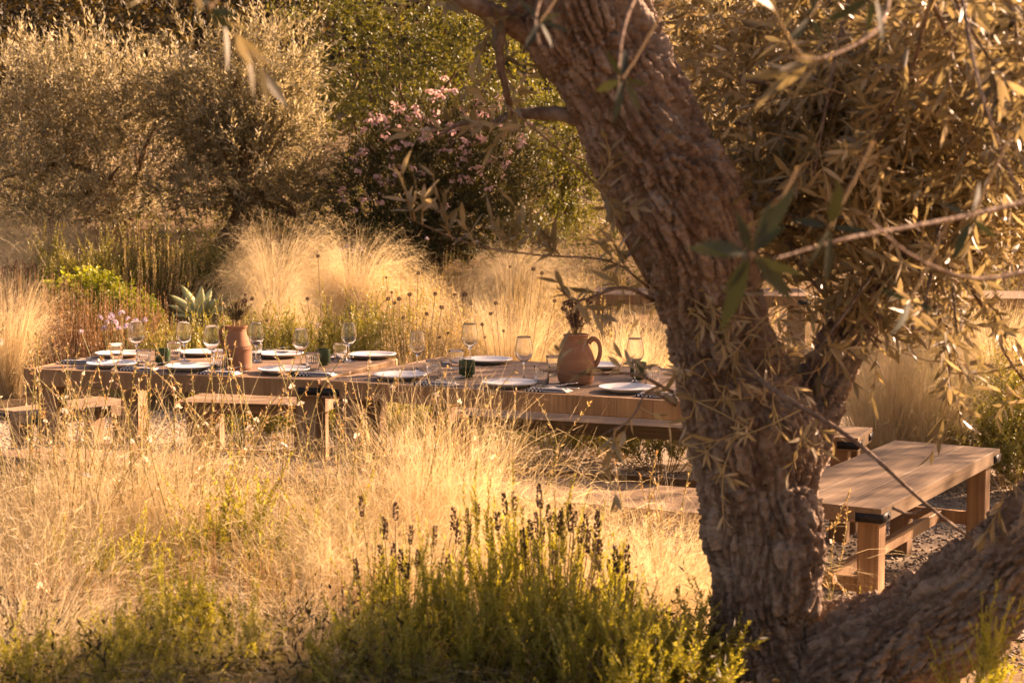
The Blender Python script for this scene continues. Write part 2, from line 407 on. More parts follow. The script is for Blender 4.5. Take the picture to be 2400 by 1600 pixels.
def bark_mat():
    m, nt, out = _mat('olive_bark'); L = nt.links
    tc = nt.nodes.new('ShaderNodeTexCoord')
    a = nt.nodes.new('ShaderNodeAttribute'); a.attribute_name = 'tint'
    n1 = nt.nodes.new('ShaderNodeTexNoise'); n1.inputs['Scale'].default_value = 60; n1.inputs['Detail'].default_value = 6
    n2 = nt.nodes.new('ShaderNodeTexNoise'); n2.inputs['Scale'].default_value = 11; n2.inputs['Detail'].default_value = 4
    for n in (n1, n2): L.new(tc.outputs['Object'], n.inputs['Vector'])
    ma = nt.nodes.new('ShaderNodeMath'); ma.operation = 'MULTIPLY_ADD'; ma.inputs[1].default_value = 0.55; L.new(n1.outputs['Fac'], ma.inputs[0])
    mb = nt.nodes.new('ShaderNodeMath'); mb.operation = 'MULTIPLY'; mb.inputs[1].default_value = 0.55; L.new(a.outputs['Fac'], mb.inputs[0])
    L.new(mb.outputs[0], ma.inputs[2])
    rp = _ramp(nt, [(0.25, 0.05, 0.033, 0.024), (0.5, 0.165, 0.108, 0.076), (0.78, 0.37, 0.28, 0.215)]); L.new(ma.outputs[0], rp.inputs[0])
    lc = _ramp(nt, [(0.53, 0, 0, 0), (0.66, 1, 1, 1)]); L.new(n2.outputs['Fac'], lc.inputs[0])
    mk = nt.nodes.new('ShaderNodeMath'); mk.operation = 'MULTIPLY'; mk.inputs[1].default_value = 0.5; L.new(lc.outputs[0], mk.inputs[0])
    mm = nt.nodes.new('ShaderNodeMix'); mm.data_type = 'RGBA'; L.new(mk.outputs[0], mm.inputs[0]); L.new(rp.outputs[0], mm.inputs[6])
    mm.inputs[7].default_value = (0.34, 0.285, 0.235, 1)
    p = nt.nodes.new('ShaderNodeBsdfPrincipled'); p.inputs['Roughness'].default_value = 0.92; p.inputs['Specular IOR Level'].default_value = 0.2
    L.new(mm.outputs[2], p.inputs['Base Color'])
    b = nt.nodes.new('ShaderNodeBump'); b.inputs['Strength'].default_value = 0.9; b.inputs['Distance'].default_value = 0.012
    L.new(n1.outputs['Fac'], b.inputs['Height']); L.new(b.outputs[0], p.inputs['Normal'])
    L.new(p.outputs[0], out.inputs[0]); return m
M['bark'] = bark_mat()

def napkin_mat():
    """white linen printed with small navy checks on one end and stripes on the rest"""
    m, nt, out = _mat('printed_linen'); L = nt.links
    tc = nt.nodes.new('ShaderNodeTexCoord'); sp = nt.nodes.new('ShaderNodeSeparateXYZ'); L.new(tc.outputs['Object'], sp.inputs[0])
    ck = nt.nodes.new('ShaderNodeTexChecker'); ck.inputs['Scale'].default_value = 115
    ck.inputs[1].default_value = (0.02, 0.022, 0.045, 1); ck.inputs[2].default_value = (0.74, 0.70, 0.66, 1); L.new(tc.outputs['Object'], ck.inputs[0])
    wv = nt.nodes.new('ShaderNodeTexWave'); wv.bands_direction = 'Y'; wv.inputs['Scale'].default_value = 16; L.new(tc.outputs['Object'], wv.inputs[0])
    rp = _ramp(nt, [(0.12, 0.05, 0.055, 0.11), (0.2, 0.74, 0.70, 0.67)]); L.new(wv.outputs['Fac'], rp.inputs[0])
    lt = nt.nodes.new('ShaderNodeMath'); lt.operation = 'LESS_THAN'; lt.inputs[1].default_value = -0.012; L.new(sp.outputs['X'], lt.inputs[0])
    mm = nt.nodes.new('ShaderNodeMix'); mm.data_type = 'RGBA'; L.new(lt.outputs[0], mm.inputs[0]); L.new(rp.outputs[0], mm.inputs[6]); L.new(ck.outputs[0], mm.inputs[7])
    p = nt.nodes.new('ShaderNodeBsdfPrincipled'); p.inputs['Roughness'].default_value = 0.9; p.inputs['Specular IOR Level'].default_value = 0.1
    L.new(mm.outputs[2], p.inputs['Base Color']); L.new(p.outputs[0], out.inputs[0]); return m
M['napkin'] = napkin_mat()

#@@STRUCTURE
# ------------------------------------------------------------------ ground
def sheet(name, x0, x1, y0, y1, nx, ny, mat, dz=0.0, mask=None, warp=0.0, kind='structure'):
    ty = np.linspace(0, 1, ny) ** (1.6 if y1 > 40 else 1.0)
    xs = np.linspace(x0, x1, nx); ys = y0 + (y1 - y0) * ty
    X, Y = np.meshgrid(xs, ys)
    Z = gz(X, Y) + dz
    if warp: Z = Z + warp * fbm(np.stack([X.ravel() * 1.3, Y.ravel() * 1.3, X.ravel() * 0], 1), 3, 5).reshape(X.shape)
    V = np.stack([X, Y, Z], -1).reshape(-1, 3)
    i = (np.arange(ny - 1)[:, None] * nx + np.arange(nx - 1)[None, :]).ravel()
    Q = np.stack([i, i + 1, i + nx + 1, i + nx], 1)
    me = mk_mesh(name, V, Q, None, None, True)
    return setp(obj(name, me, mat), kind=kind)
sheet('ground', -90, 90, -12, 130, 181, 160, M['soil'])
M['humus'] = noise_mat('humus', [(0.028, 0.019, 0.012), (0.06, 0.042, 0.026), (0.12, 0.085, 0.05)], (22, 22, 22), 8, 0.95, 0.8, 0.04, spec=0.1)
sheet('flower_bed', -7, 0.95, 1.5, 5.75, 90, 60, M['humus'], 0.006)
sheet('gravel_path', -9.5, 6.5, 5.9, 12.0, 120, 60, M['gravel'], 0.006)

def gravel(name, boxes, seed):
    rng = np.random.default_rng(seed); acc = Acc()
    oc = np.array([[1, 0, 0], [-1, 0, 0], [0, 1, 0], [0, -1, 0], [0, 0, 1], [0, 0, -1]], float)
    tr = np.array([[0, 2, 4], [2, 1, 4], [1, 3, 4], [3, 0, 4], [2, 0, 5], [1, 2, 5], [3, 1, 5], [0, 3, 5]])
    for (x0, x1, y0, y1, n, r) in boxes:
        c = np.stack([rng.uniform(x0, x1, n), rng.uniform(y0, y1, n), np.zeros(n)], 1); c[:, 2] = gz(c[:, 0], c[:, 1]) + 0.008
        s = r * rng.uniform(0.5, 1.3, (n, 1, 1)) * rng.uniform(0.55, 1.2, (n, 6, 1))
        o = oc[None] * s; a = rng.uniform(0, 6.28, n); ca, sa = np.cos(a), np.sin(a)
        x = o[:, :, 0] * ca[:, None] - o[:, :, 1] * sa[:, None]; y = o[:, :, 0] * sa[:, None] + o[:, :, 1] * ca[:, None]
        o = np.stack([x, y, o[:, :, 2] * 0.7], -1) + c[:, None]
        T = (np.arange(n)[:, None, None] * 6 + tr[None]).reshape(-1, 3)
        acc.add(o.reshape(-1, 3), None, T, np.repeat(rng.uniform(0, 1, n), 6))
    me = acc.mesh(name, False)
    return setp(obj(name, me, M['stone']), 'loose pale gravel stones lying over the path around the benches', 'gravel', kind='stuff')
gravel('gravel', [(0.9, 3.6, 5.0, 9.4, 13000, 0.011), (-5.4, -1.6, 7.6, 12.0, 12000, 0.013), (-1.6, 0.9, 6.4, 10.2, 9000, 0.012)], 3)

#@@FURNITURE
# ------------------------------------------------------------------ furniture
TZ, BZ = 0.78, 0.50
def strap_mesh(arm, h, th=0.004):
    """L-shaped strap round a corner; the corner at the origin, arms along -x and -y"""
    acc = Acc()
    def bx(x0, x1, y0, y1):
        V = [(x, y, z) for z in (-h / 2, h / 2) for x, y in ((x0, y0), (x1, y0), (x1, y1), (x0, y1))]
        acc.add(V, [(0, 3, 2, 1), (4, 5, 6, 7), (0, 1, 5, 4), (1, 2, 6, 5), (2, 3, 7, 6), (3, 0, 4, 7)])
    bx(-arm, th, 0, th); bx(0, th, -arm, 0)
    return acc.mesh('strap')
_strap = strap_mesh(0.095, 0.032)
def bolt_mesh():
    V, Q = lathe([(0, 0.004), (0.006, 0.004), (0.008, 0.002), (0.008, 0)], 12); return mk_mesh('bolt', V, Q, None, None, True)
_bolt = bolt_mesh()
_strap.materials.append(M['steel']); _bolt.materials.append(M['steel'])

def bench(name, label, cat, origin, ang, length, width, h=BZ, top=0.057, leg=0.08, nplank=3, group=None, straps=True, inset=0.05):
    """origin: near-left corner of the top, x along the length"""
    t = thing(name, label, cat, (origin[0], origin[1], 0), ang, group)
    pw = width / nplank
    for k in range(nplank):
        pl = obj('plank', box_mesh(length, pw - 0.0012, top, 0.0005), M['bench_wood'], t, (length / 2, pw * (k + 0.5), h - top / 2))
    for sx in (0, 1):
        for sy in (0, 1):
            lx = inset + leg / 2 if sx == 0 else length - inset - leg / 2
            ly = 0.025 + leg / 2 if sy == 0 else width - 0.025 - leg / 2
            obj('leg', box_mesh(leg, leg, h - top - 0.001, 0.004), M['leg_wood'], t, (lx, ly, (h - top) / 2 - 0.0005))
            if straps:
                cx, cyy = (length if sx else 0), (width if sy else 0)
                rot = {(1, 1): 0, (0, 1): math.pi / 2, (0, 0): math.pi, (1, 0): -math.pi / 2}[(sx, sy)]
                s = obj('strap', _strap, None, t, (cx, cyy, h - 0.036), (0, 0, rot))
                obj('bolt', _bolt, None, s, (-0.07, 0.004, 0.0), (-math.pi / 2, 0, 0))
                obj('bolt', _bolt, None, s, (0.004, -0.07, 0.0), (0, math.pi / 2, 0))
        lx = inset + leg / 2 if sx == 0 else length - inset - leg / 2
        obj('stretcher', box_mesh(0.035, width - 2 * (0.025 + leg) - 0.002, 0.055, 0.003), M['leg_wood'], t, (lx, width / 2, 0.20))
    obj('stretcher', box_mesh(length - 2 * (inset + leg / 2) - 0.04, 0.035, 0.05, 0.003), M['leg_wood'], t, (length / 2, width / 2, 0.2))
    return t

def dining_table(name, label, origin, ang, length, width, h=TZ, edge=0.080, nplank=5, bare_end=0):
    t = thing(name, label, 'table', (origin[0], origin[1], 0), ang)
    f = 0.03
    pw = (width - 2 * f) / nplank
    for k in range(nplank):
        obj('plank', box_mesh(length - 2 * f - 0.002, pw - 0.0012, 0.035, 0.0005), M['top_wood'], t, (length / 2, f + pw * (k + 0.5), h - 0.0175))
    for sy in (0, 1):
        obj('fascia', box_mesh(length, f, edge, 0.004), M['edge_wood'], t, (length / 2, f / 2 if sy == 0 else width - f / 2, h + 0.001 - edge / 2))
    for sx in (0, 1):
        obj('fascia', box_mesh(f, width - 2 * f - 0.004, edge, 0.004), M['edge_wood'], t, (f / 2 if sx == 0 else length - f / 2, width / 2, h + 0.001 - edge / 2))
    leg = 0.10
    for sx in (0, 1):
        for sy in (0, 1):
            lx = 0.035 + leg / 2 if sx == 0 else length - 0.035 - leg / 2
            ly = 0.06 + leg / 2 if sy == 0 else width - 0.06 - leg / 2
            obj('leg', box_mesh(leg, leg, h - 0.04, 0.005), M['leg_wood'], t, (lx, ly, (h - 0.04) / 2))
            cx, cyy = (length if sx else 0), (width if sy else 0)
            rot = {(1, 1): 0, (0, 1): math.pi / 2, (0, 0): math.pi, (1, 0): -math.pi / 2}[(sx, sy)]
            if sx != bare_end:
                s = obj('strap', _strap, None, t, (cx, cyy, h - edge + 0.030), (0, 0, rot))
                obj('bolt', _bolt, None, s, (-0.07, 0.004, 0.0), (-math.pi / 2, 0, 0))
        lx = 0.035 + leg / 2 if sx == 0 else length - 0.035 - leg / 2
        obj('stretcher', box_mesh(0.04, width - 2 * (0.06 + leg) - 0.004, 0.07, 0.003), M['leg_wood'], t, (lx, width / 2, 0.22))
    return t

A0 = onz(54, 864, TZ); A1 = onz(745, 891, TZ)
B0 = onz(752, 891.5, TZ); B1 = onz(1577, 940, TZ)
angA = math.atan2(A1.y - A0.y, A1.x - A0.x); angB = math.atan2(B1.y - B0.y, B1.x - B0.x)
lenA = (A1 - A0).length; widA, lenB, widB = 0.96, 1.95, 1.12
dining_table('dining_table', 'shorter of the two laid wooden dining tables, at the left end with the smaller jug', A0, angA, lenA, widA)
dining_table('dining_table', 'longer laid wooden dining table running behind the olive trunk, with the larger jug', B0, angB, lenB, widB, bare_end=1)

# right-hand bench, turned away from the table
p0 = onz(2066, 1193, BZ); p1 = onz(2344, 1051, BZ); pb = onz(2096, 1032, BZ)
ang = math.atan2(p1.y - p0.y, p1.x - p0.x); Lr = (p1 - p0).length; wr = (p1 - pb).length
bench('bench', 'large empty wooden bench right of the olive trunk, standing clear on the gravel', 'bench', p0, ang, Lr, wr)
# far-side bench behind the right table, its strapped end shows right of the trunk
q0 = onz(999, 968, BZ); q1 = onz(2011, 1026.5, BZ); ang = math.atan2(q1.y - q0.y, q1.x - q0.x)
bench('bench', 'long bench on the far side of the right table, black strapped end right of trunk', 'bench', q0, ang, (q1 - q0).length, 0.36, top=0.062)
# far-side bench behind the left table
q0 = onz(410, 941, BZ); q1 = onz(740, 950, BZ); ang = math.atan2(q1.y - q0.y, q1.x - q0.x)
bench('bench', 'sunlit bench on the far side of the left table, seen beneath the tabletop', 'bench', q0, ang, (q1 - q0).length, 0.40)
# short bench at the left end
q0 = onz(100, 972, BZ); q1 = onz(337, 940, BZ); ang = math.atan2(q1.y - q0.y, q1.x - q0.x)
bench('bench', 'short sunlit bench standing askew at the left end of the tables', 'bench', q0, ang, (q1 - q0).length, 0.36)
# near-side benches, mostly behind the grass
n0 = onz(1620, 1200, BZ); nd = onz(1260, 1111, BZ) - onz(1620, 1138, BZ); nd.normalize()
angN = math.atan2(-nd.y, -nd.x)
s0 = n0 + nd * 1.45
bench('bench', 'near side bench half hidden behind the blond grass, touching the olive trunk in view', 'bench', s0, angN, 1.72, 0.46)
s1 = s0 + nd * 1.68
bench('bench', 'near side bench at the left, almost buried behind foreground grass and wand flowers', 'bench', s1, angN, 1.62, 0.46)
# far tables on the terrace behind
c0 = onz(1380, 690, TZ); c1 = onz(1900, 694, TZ); ang = math.atan2(c1.y - c0.y, c1.x - c0.x)
dining_table('far_table', 'distant bare wooden table seen left of the leaning trunk, behind the grasses', c0, ang, (c1 - c0).length, 0.95)
c2 = onz(1935, 696, TZ)
dining_table('far_table', 'distant bare wooden table at the far right behind the shaded feather grass', c2, ang, 2.6, 0.95)

#@@TABLEWARE
# ------------------------------------------------------------------ table ware
def plate_mesh():
    r = 0.121
    V, Q = lathe([(0, 0.0), (0.07, 0.0), (0.074, 0.004), (r - 0.01, 0.014), (r, 0.019), (r + 0.0005, 0.0215), (r - 0.004, 0.0225),
                  (r - 0.014, 0.0175), (0.088, 0.0095), (0.07, 0.0075), (0, 0.007)], 48)
    return mk_mesh('plate', V, Q, None, None, True)
def wine_mesh():
    V, Q = lathe([(0, 0), (0.031, 0), (0.0325, 0.0012), (0.030, 0.0026), (0.012, 0.006), (0.0045, 0.012), (0.0036, 0.03), (0.0036, 0.072), (0.006, 0.082),
                  (0.020, 0.092), (0.033, 0.106), (0.0395, 0.125), (0.0395, 0.142), (0.036, 0.165), (0.0305, 0.190), (0.0288, 0.196), (0.0281, 0.1965), (0.0277, 0.196),
                  (0.0292, 0.190), (0.0346, 0.165), (0.0381, 0.142), (0.0381, 0.125), (0.0316, 0.1072), (0.019, 0.094), (0.006, 0.087), (0, 0.086)], 32)
    return mk_mesh('wine_glass', V, Q, None, None, True)
def tumbler_mesh():
    def fl(k, a): return (0.0009 * np.cos(a * 20)) if k in (2, 3, 4) else (0.0004 * np.cos(a * 20) if k == 1 else 0 * a)
    V, Q = lathe([(0, 0), (0.0260, 0), (0.0275, 0.003), (0.031, 0.045), (0.0335, 0.070), (0.0352, 0.080), (0.0358, 0.0885), (0.0350, 0.0895), (0.0342, 0.0885),
                  (0.0330, 0.078), (0.0300, 0.045), (0.0260, 0.012), (0.023, 0.010), (0, 0.010)], 80, fl)
    return mk_mesh('tumbler', V, Q, None, None, True)
def votive_mesh():
    def fl(k, a): return 0.0011 * np.cos(a * 30) if k in (5, 6, 7) else 0 * a
    V, Q = lathe([(0, 0), (0.0245, 0), (0.025, 0.0005), (0.025, 0.010), (0.0345, 0.0125), (0.0352, 0.0135), (0.0355, 0.045), (0.0355, 0.074), (0.0353, 0.0755), (0.0345, 0.076), (0.0335, 0.076), (0.0327, 0.0755), (0.0325, 0.074), (0.0325, 0.024), (0.032, 0.022), (0, 0.018)], 90, fl)
    return mk_mesh('candle_holder', V, Q, None, None, True)
def fork_geo():
    acc = Acc()
    def slab(pts, th=0.0022):
        pts = np.array(pts, float); n = len(pts)
        V = np.concatenate([np.c_[pts, np.zeros(n)], np.c_[pts, np.full(n, th)]])
        bm_q = [(i, (i + 1) % n, n + (i + 1) % n, n + i) for i in range(n)]
        T = [(n, n + i, n + i + 1) for i in range(1, n - 1)] + [(0, i + 1, i) for i in range(1, n - 1)]
        acc.add(V, bm_q, T)
    slab([(0, -0.0055), (0.05, -0.004), (0.10, -0.003), (0.10, 0.003), (0.05, 0.004), (0, 0.0055)])
    slab([(0.10, -0.003), (0.115, -0.010), (0.135, -0.0115), (0.135, 0.0115), (0.115, 0.010), (0.10, 0.003)])
    for k in range(4):
        y = -0.0095 + k * 0.00633; slab([(0.135, y - 0.0016), (0.175, y - 0.0011), (0.175, y + 0.0011), (0.135, y + 0.0016)])
    me = acc.mesh('fork')
    n = len(me.vertices); co = np.zeros(n * 3, np.float32); me.vertices.foreach_get('co', co); co = co.reshape(-1, 3)
    x = co[:, 0]; co[:, 2] += 0.016 * sstep(0.09, 0.175, x) + 0.004 * np.sin(x / 0.175 * 3.1)
    me.vertices.foreach_set('co', co.ravel()); me.update(); return me
def knife_mesh():
    pts = np.array([(0, -0.006), (0.09, -0.0045), (0.095, -0.009), (0.17, -0.010), (0.195, -0.004), (0.20, 0.004), (0.095, 0.0045), (0, 0.006)], float); n = len(pts)
    V = np.concatenate([np.c_[pts, np.zeros(n)], np.c_[pts, np.full(n, 0.0025)]])
    Q = [(i, (i + 1) % n, n + (i + 1) % n, n + i) for i in range(n)]
    T = [(n, n + i, n + i + 1) for i in range(1, n - 1)] + [(0, i + 1, i) for i in range(1, n - 1)]
    return mk_mesh('knife', V, Q, T)
def napkin_mesh():
    """four layers of folded linen, edges rounded and slightly out of line"""
    acc = Acc(); rng = np.random.default_rng(5)
    L_, W_ = 0.19, 0.085
    for k in range(4):
        nx, ny = 14, 6
        xs = np.linspace(-L_ / 2 + 0.004 * k, L_ / 2 - 0.007 * k, nx); ys = np.linspace(-W_ / 2 + 0.002 * k, W_ / 2 - 0.002 * k, ny)
        X, Y = np.meshgrid(xs, ys)
        z = 0.0032 * k + 0.0018 * vnoise(np.stack([X.ravel() * 25, Y.ravel() * 25, X.ravel() * 0 + k * 3.1], 1), 9).reshape(X.shape) + 0.001
        e = np.minimum(X - xs[0], xs[-1] - X) / L_ + 0 * Y
        zb, zt = z, z + 0.0034 * np.clip(0.35 + e * 12, 0, 1)
        V = np.concatenate([np.stack([X, Y, zb], -1).reshape(-1, 3), np.stack([X, Y, zt], -1).reshape(-1, 3)]); m = nx * ny
        i = (np.arange(ny - 1)[:, None] * nx + np.arange(nx - 1)[None]).ravel()
        Q = [np.stack([i, i + nx, i + nx + 1, i + 1], 1), np.stack([i, i + 1, i + nx + 1, i + nx], 1) + m]
        j = np.arange(nx - 1); Q.append(np.stack([j, j + 1, j + 1 + m, j + m], 1)); j = j + (ny - 1) * nx; Q.append(np.stack([j + 1, j, j + m, j + 1 + m], 1))
        j = np.arange(ny - 1) * nx; Q.append(np.stack([j + nx, j, j + m, j + nx + m], 1)); j = j + nx - 1; Q.append(np.stack([j, j + nx, j + nx + m, j + m], 1))
        acc.add(V, np.concatenate(Q))
    return acc.mesh('napkin', True)
PL, WG, TB, VO, FK, KN, NP = plate_mesh(), wine_mesh(), tumbler_mesh(), votive_mesh(), fork_geo(), knife_mesh(), napkin_mesh()
def ware(name, me, mat, px, py, label, cat, group, rz=0.0, dz=0.0, sc=1.0):
    p = onz(px, py, TZ); o = obj(name, me, mat, None, (p.x, p.y, TZ + 0.002 + dz), (0, 0, rz), (sc,) * 3)
    return setp(o, label, cat, group)
ORD = ['leftmost', 'second from the left', 'third from the left', 'fourth from the left', 'fifth from the left', 'sixth from the left']
for i, (x, y) in enumerate([(263, 860), (447, 867), (665, 874), (938, 888), (1195, 906), (1470, 918)]):
    ware('dinner_plate', PL, M['ceramic'], x, y, f'white plate on the near side of the tables, {ORD[i]}', 'plate', 'white dinner plates', random.random())
for i, (x, y) in enumerate([(280, 836), (473, 833), (655, 837), (872, 839), (1143, 851), (1397, 864)]):
    ware('dinner_plate', PL, M['ceramic'], x, y, f'white plate on the far side of the tables, {ORD[i]}', 'plate', 'white dinner plates', random.random())
wl = ['nearest the left end of the table', 'just right of the leftmost green candle holder', 'immediately left of the smaller jug',
      'immediately right of the smaller jug', 'at the near edge between the smaller jug and the table seam', 'at the far edge left of the table seam',
      'standing right at the seam between both tables', 'behind the green candle holder of the right table', 'left of the larger handled jug', 'rightmost, beside the olive trunk']
for i, (x, y) in enumerate([(321, 850), (432, 847), (497, 864), (601, 850), (706, 864.6), (818, 849), (978, 873), (1101, 857), (1228, 894), (1488, 897)]):
    ware('wine_glass', WG, M['glass'], x, y, f'stemmed wine glass {wl[i]}', 'wine glass', 'wine glasses', random.random() * 3, sc=random.uniform(0.96, 1.04))
tl = ['in front of the leftmost far plate', 'between the leftmost wine glass and green candle holder', 'right behind the leftmost green candle holder', 'at the foot of the smaller jug',
      'behind the wine glass right of the smaller jug', 'in front of the half hidden candle holder near the seam', 'on the far edge left of the table seam', 'in front of the green holder on the right table',
      'behind the green holder on the right table', 'on the near edge just left of the larger jug', 'half hidden behind the larger jug', 'rightmost, against the olive trunk in view']
for i, (x, y) in enumerate([(274, 848.6), (337, 864.6), (409, 843), (516.7, 871), (599, 845), (733, 872), (797.6, 848), (1017, 892), (1069, 865), (1270, 906), (1298, 880), (1528, 909)]):
    ware('tumbler', TB, M['glass'], x, y, f'fluted clear glass tumbler {tl[i]}', 'tumbler', 'fluted tumblers', random.random() * 3)
for (x, y), s in zip([(381.7, 855), (757, 856), (1094.5, 884), (1496, 889)], ['on the left table', 'behind a tumbler near the table seam', 'in the middle of the right table', 'behind the rightmost wine glass']):
    ware('candle_holder', VO, M['green_glass'], x, y, f'ribbed dark green glass candle holder {s}', 'candle holder', 'green glass candle holders', random.random())
nl = ['on the far left corner of the table', 'beside the leftmost near plate', 'below the smaller jug', 'at the near edge by the table seam', 'at the far edge by the table seam',
      'right of the first near plate on the right table', 'behind the green holder of the right table', 'in front of the larger jug', 'at the olive trunk, rightmost', 'behind the third far plate']
for i, (x, y, w) in enumerate([(184, 851, 0.1), (327, 868, 0), (515, 877, 0), (738, 880, 0.12), (775, 843, 0), (1022, 902, 0), (1046, 856, 0.1), (1286, 917, 0.05), (1545, 930, 0), (622, 830, 0)]):
    a = (angA if x < 748 else angB) + w + random.uniform(-0.05, 0.05)
    ware('napkin', NP, M['napkin'], x, y, f'folded white and navy napkin {nl[i]}', 'napkin', 'folded napkins', a)
    p = onz(x, y, TZ); u = Vector((math.cos(a), math.sin(a), 0)); v = Vector((-u.y, u.x, 0))
    for nm, me, off, da in (('fork', FK, v * 0.016, 0.18), ('knife', KN, v * -0.018, 0.03)):
        q = p + u * -0.06 + off
        setp(obj(nm, me, M['silver'], None, (q.x, q.y, TZ + 0.0195), (0, 0, a + da)), f'steel {nm} lying on the napkin {nl[i]}', nm, f'{nm}s laid on napkins')

def jug(label, px, py, prof, handle, hr, hang, mesh_sides=56, rings=True):
    p = onz(px, py, TZ); t = thing('jug', label, 'jug', (p.x, p.y, TZ + 0.002), 0)
    prof = np.array(prof); pts = catmull([(r, 0, z) for r, z in prof], 6); out = [(max(q[0], 0.001), q[2]) for q in pts]
    wall = 0.006
    inner = [(max(r - wall, 0.001), max(z, 0.008)) for r, z in reversed(out) if z > 0.004]
    full = [(0, 0)] + out + inner + [(0, 0.008)]
    rng = np.random.default_rng(int(px))
    ph = rng.uniform(0, 6, 4)
    def fl(k, a): return 0.0006 * np.sin(a + ph[0] + full[k][1] * 40) + 0.0005 * math.sin(full[k][1] * 520)
    V, Q = lathe(full, mesh_sides, fl); obj('body', mk_mesh('jug_body', V, Q, None, None, True), M['terracotta'], t)
    ca, sa = math.cos(hang), math.sin(hang)
    hp = catmull([(x * ca, x * sa, z) for x, z in handle], 8); n = len(hp)
    acc = Acc(); tube(acc, hp, hr * (1 + 0.15 * np.cos(np.linspace(0, 6.28, n))), 12); obj('handle', acc.mesh('jug_handle', True), M['terracotta'], t)
    return t, p
j1, j1p = jug('smaller terracotta jug with handle on its left, on the left table', 557, 866,
     [(0.058, 0), (0.066, 0.01), (0.067, 0.05), (0.066, 0.085), (0.069, 0.098), (0.064, 0.112), (0.052, 0.145), (0.044, 0.172), (0.043, 0.188), (0.050, 0.203), (0.047, 0.2045)],
     [(0.046, 0.19), (0.062, 0.197), (0.077, 0.180), (0.078, 0.15), (0.070, 0.125), (0.060, 0.112)], 0.0085, math.pi)
j2, j2p = jug('larger round terracotta jug with handle on its right, on the right table', 1350, 899,
     [(0.066, 0), (0.076, 0.012), (0.083, 0.045), (0.084, 0.075), (0.080, 0.105), (0.067, 0.145), (0.054, 0.170), (0.050, 0.188), (0.052, 0.204), (0.057, 0.214), (0.052, 0.2155)],
     [(0.053, 0.178), (0.072, 0.196), (0.094, 0.186), (0.105, 0.155), (0.100, 0.115), (0.088, 0.088), (0.078, 0.078)], 0.0105, -0.15)
# tick marks and a groove band on the smaller jug
acc = Acc()
for k in range(44):
    a = k / 44 * 2 * math.pi; c, s = math.cos(a), math.sin(a)
    acc.add([((0.0672) * c - 0.0008 * s, 0.0672 * s + 0.0008 * c, 0.100), (0.0672 * c + 0.0008 * s, 0.0672 * s - 0.0008 * c, 0.100), (0.0645 * c + 0.0008 * s, 0.0645 * s - 0.0008 * c, 0.112), (0.0645 * c - 0.0008 * s, 0.0645 * s + 0.0008 * c, 0.112),
             (0.0695 * c, 0.0695 * s, 0.101), (0.0665 * c, 0.0665 * s, 0.112)], [(0, 1, 5, 4)], [(0, 4, 3), (1, 2, 5), (4, 5, 3)])
obj('notch_band', acc.mesh('notch_band'), M['terracotta'], j1, kind='stuff')

#@@PLANTLIB
# ------------------------------------------------------------------ plant library
def grass_acc(n, h, r0, spread=0.22, lean=(0, 0), droop=0.25, width=0.0019, seed=1, K=7, tb=(0.2, 1.0)):
    rng = np.random.default_rng(seed); acc = Acc()
    az = rng.uniform(0, 2 * math.pi, n); rr = r0 * np.sqrt(rng.uniform(0, 1, n))
    B = np.stack([rr * np.cos(az), rr * np.sin(az), np.zeros(n) - 0.02], 1)
    til = np.abs(rng.normal(0, spread, n)); az2 = az + rng.normal(0, 0.5, n)
    D = np.stack([np.sin(til) * np.cos(az2), np.sin(til) * np.sin(az2), np.cos(til)], 1)
    L = h * rng.uniform(0.45, 1.12, n)
    out = np.stack([np.cos(az2) + lean[0], np.sin(az2) + lean[1], 0 * az], 1)
    dr = droop * rng.uniform(0.3, 1.6, n)
    t = np.linspace(0, 1, K)[None, :, None]
    P = B[:, None] + D[:, None] * (L[:, None, None] * t) + (out * (L * dr)[:, None])[:, None] * t ** 2 \
        - np.array([0, 0, 1.0])[None, None] * (L * dr * 0.75)[:, None, None] * t ** 3
    wob = rng.normal(0, 0.005, (n, K, 3)) * h * t
    P = P + wob
    Wd = width * rng.uniform(0.6, 1.3, (n, 1)) * np.linspace(1, 0.15, K)[None]
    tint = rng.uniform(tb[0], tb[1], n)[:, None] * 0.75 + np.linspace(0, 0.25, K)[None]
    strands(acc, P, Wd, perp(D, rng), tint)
    return acc, P, L, rng
def feather_clump(name, n, h, r0, spread, lean, droop, seed, hairs=3, width=0.0019):
    """one feather grass clump: blades and the fluffy awns at their tips"""
    acc, P, L, rng = grass_acc(n, h, r0, spread, lean, droop, width, seed)
    blades = acc.mesh(name + '_blades')
    ac2 = Acc(); K = P.shape[1]
    sel = np.where(rng.uniform(0, 1, n) < 0.75)[0]; sel = np.repeat(sel, hairs)
    f = rng.uniform(0.62, 1.0, len(sel)) * (K - 1); i = np.minimum(f.astype(int), K - 2); w = (f - i)[:, None]
    B = P[sel, i] * (1 - w) + P[sel, i + 1] * w
    D = nrm(P[sel, i + 1] - P[sel, i]); D = nrm(D + 0.35 * rng.normal(size=D.shape))
    l = 0.17 * h * rng.uniform(0.4, 1.2, len(sel))
    t = np.linspace(0, 1, 4)[None, :, None]
    Pc = B[:, None] + D[:, None] * (l[:, None, None] * t) + (rng.normal(0, 0.3, (len(sel), 1, 3)) + np.array([lean[0] * 0.3, lean[1] * 0.3, -0.25])) * l[:, None, None] * t ** 2
    strands(ac2, Pc, 0.0012 * np.linspace(1, 0.3, 4)[None] * np.ones((len(sel), 1)), perp(D, rng), rng.uniform(0.3, 1, len(sel)))
    return blades, ac2.mesh(name + '_plumes')
def mesh_h(me):
    n = len(me.vertices); co = np.zeros(n * 3, np.float32); me.vertices.foreach_get('co', co); return float(np.percentile(co[2::3], 98.5))
def fit(loc, py, h):
    """scale that brings a plant of height h standing at loc up to picture row py"""
    return max(0.2, (CAMZ - (py - YH) / FPX * loc[1] - loc[2]) / h)
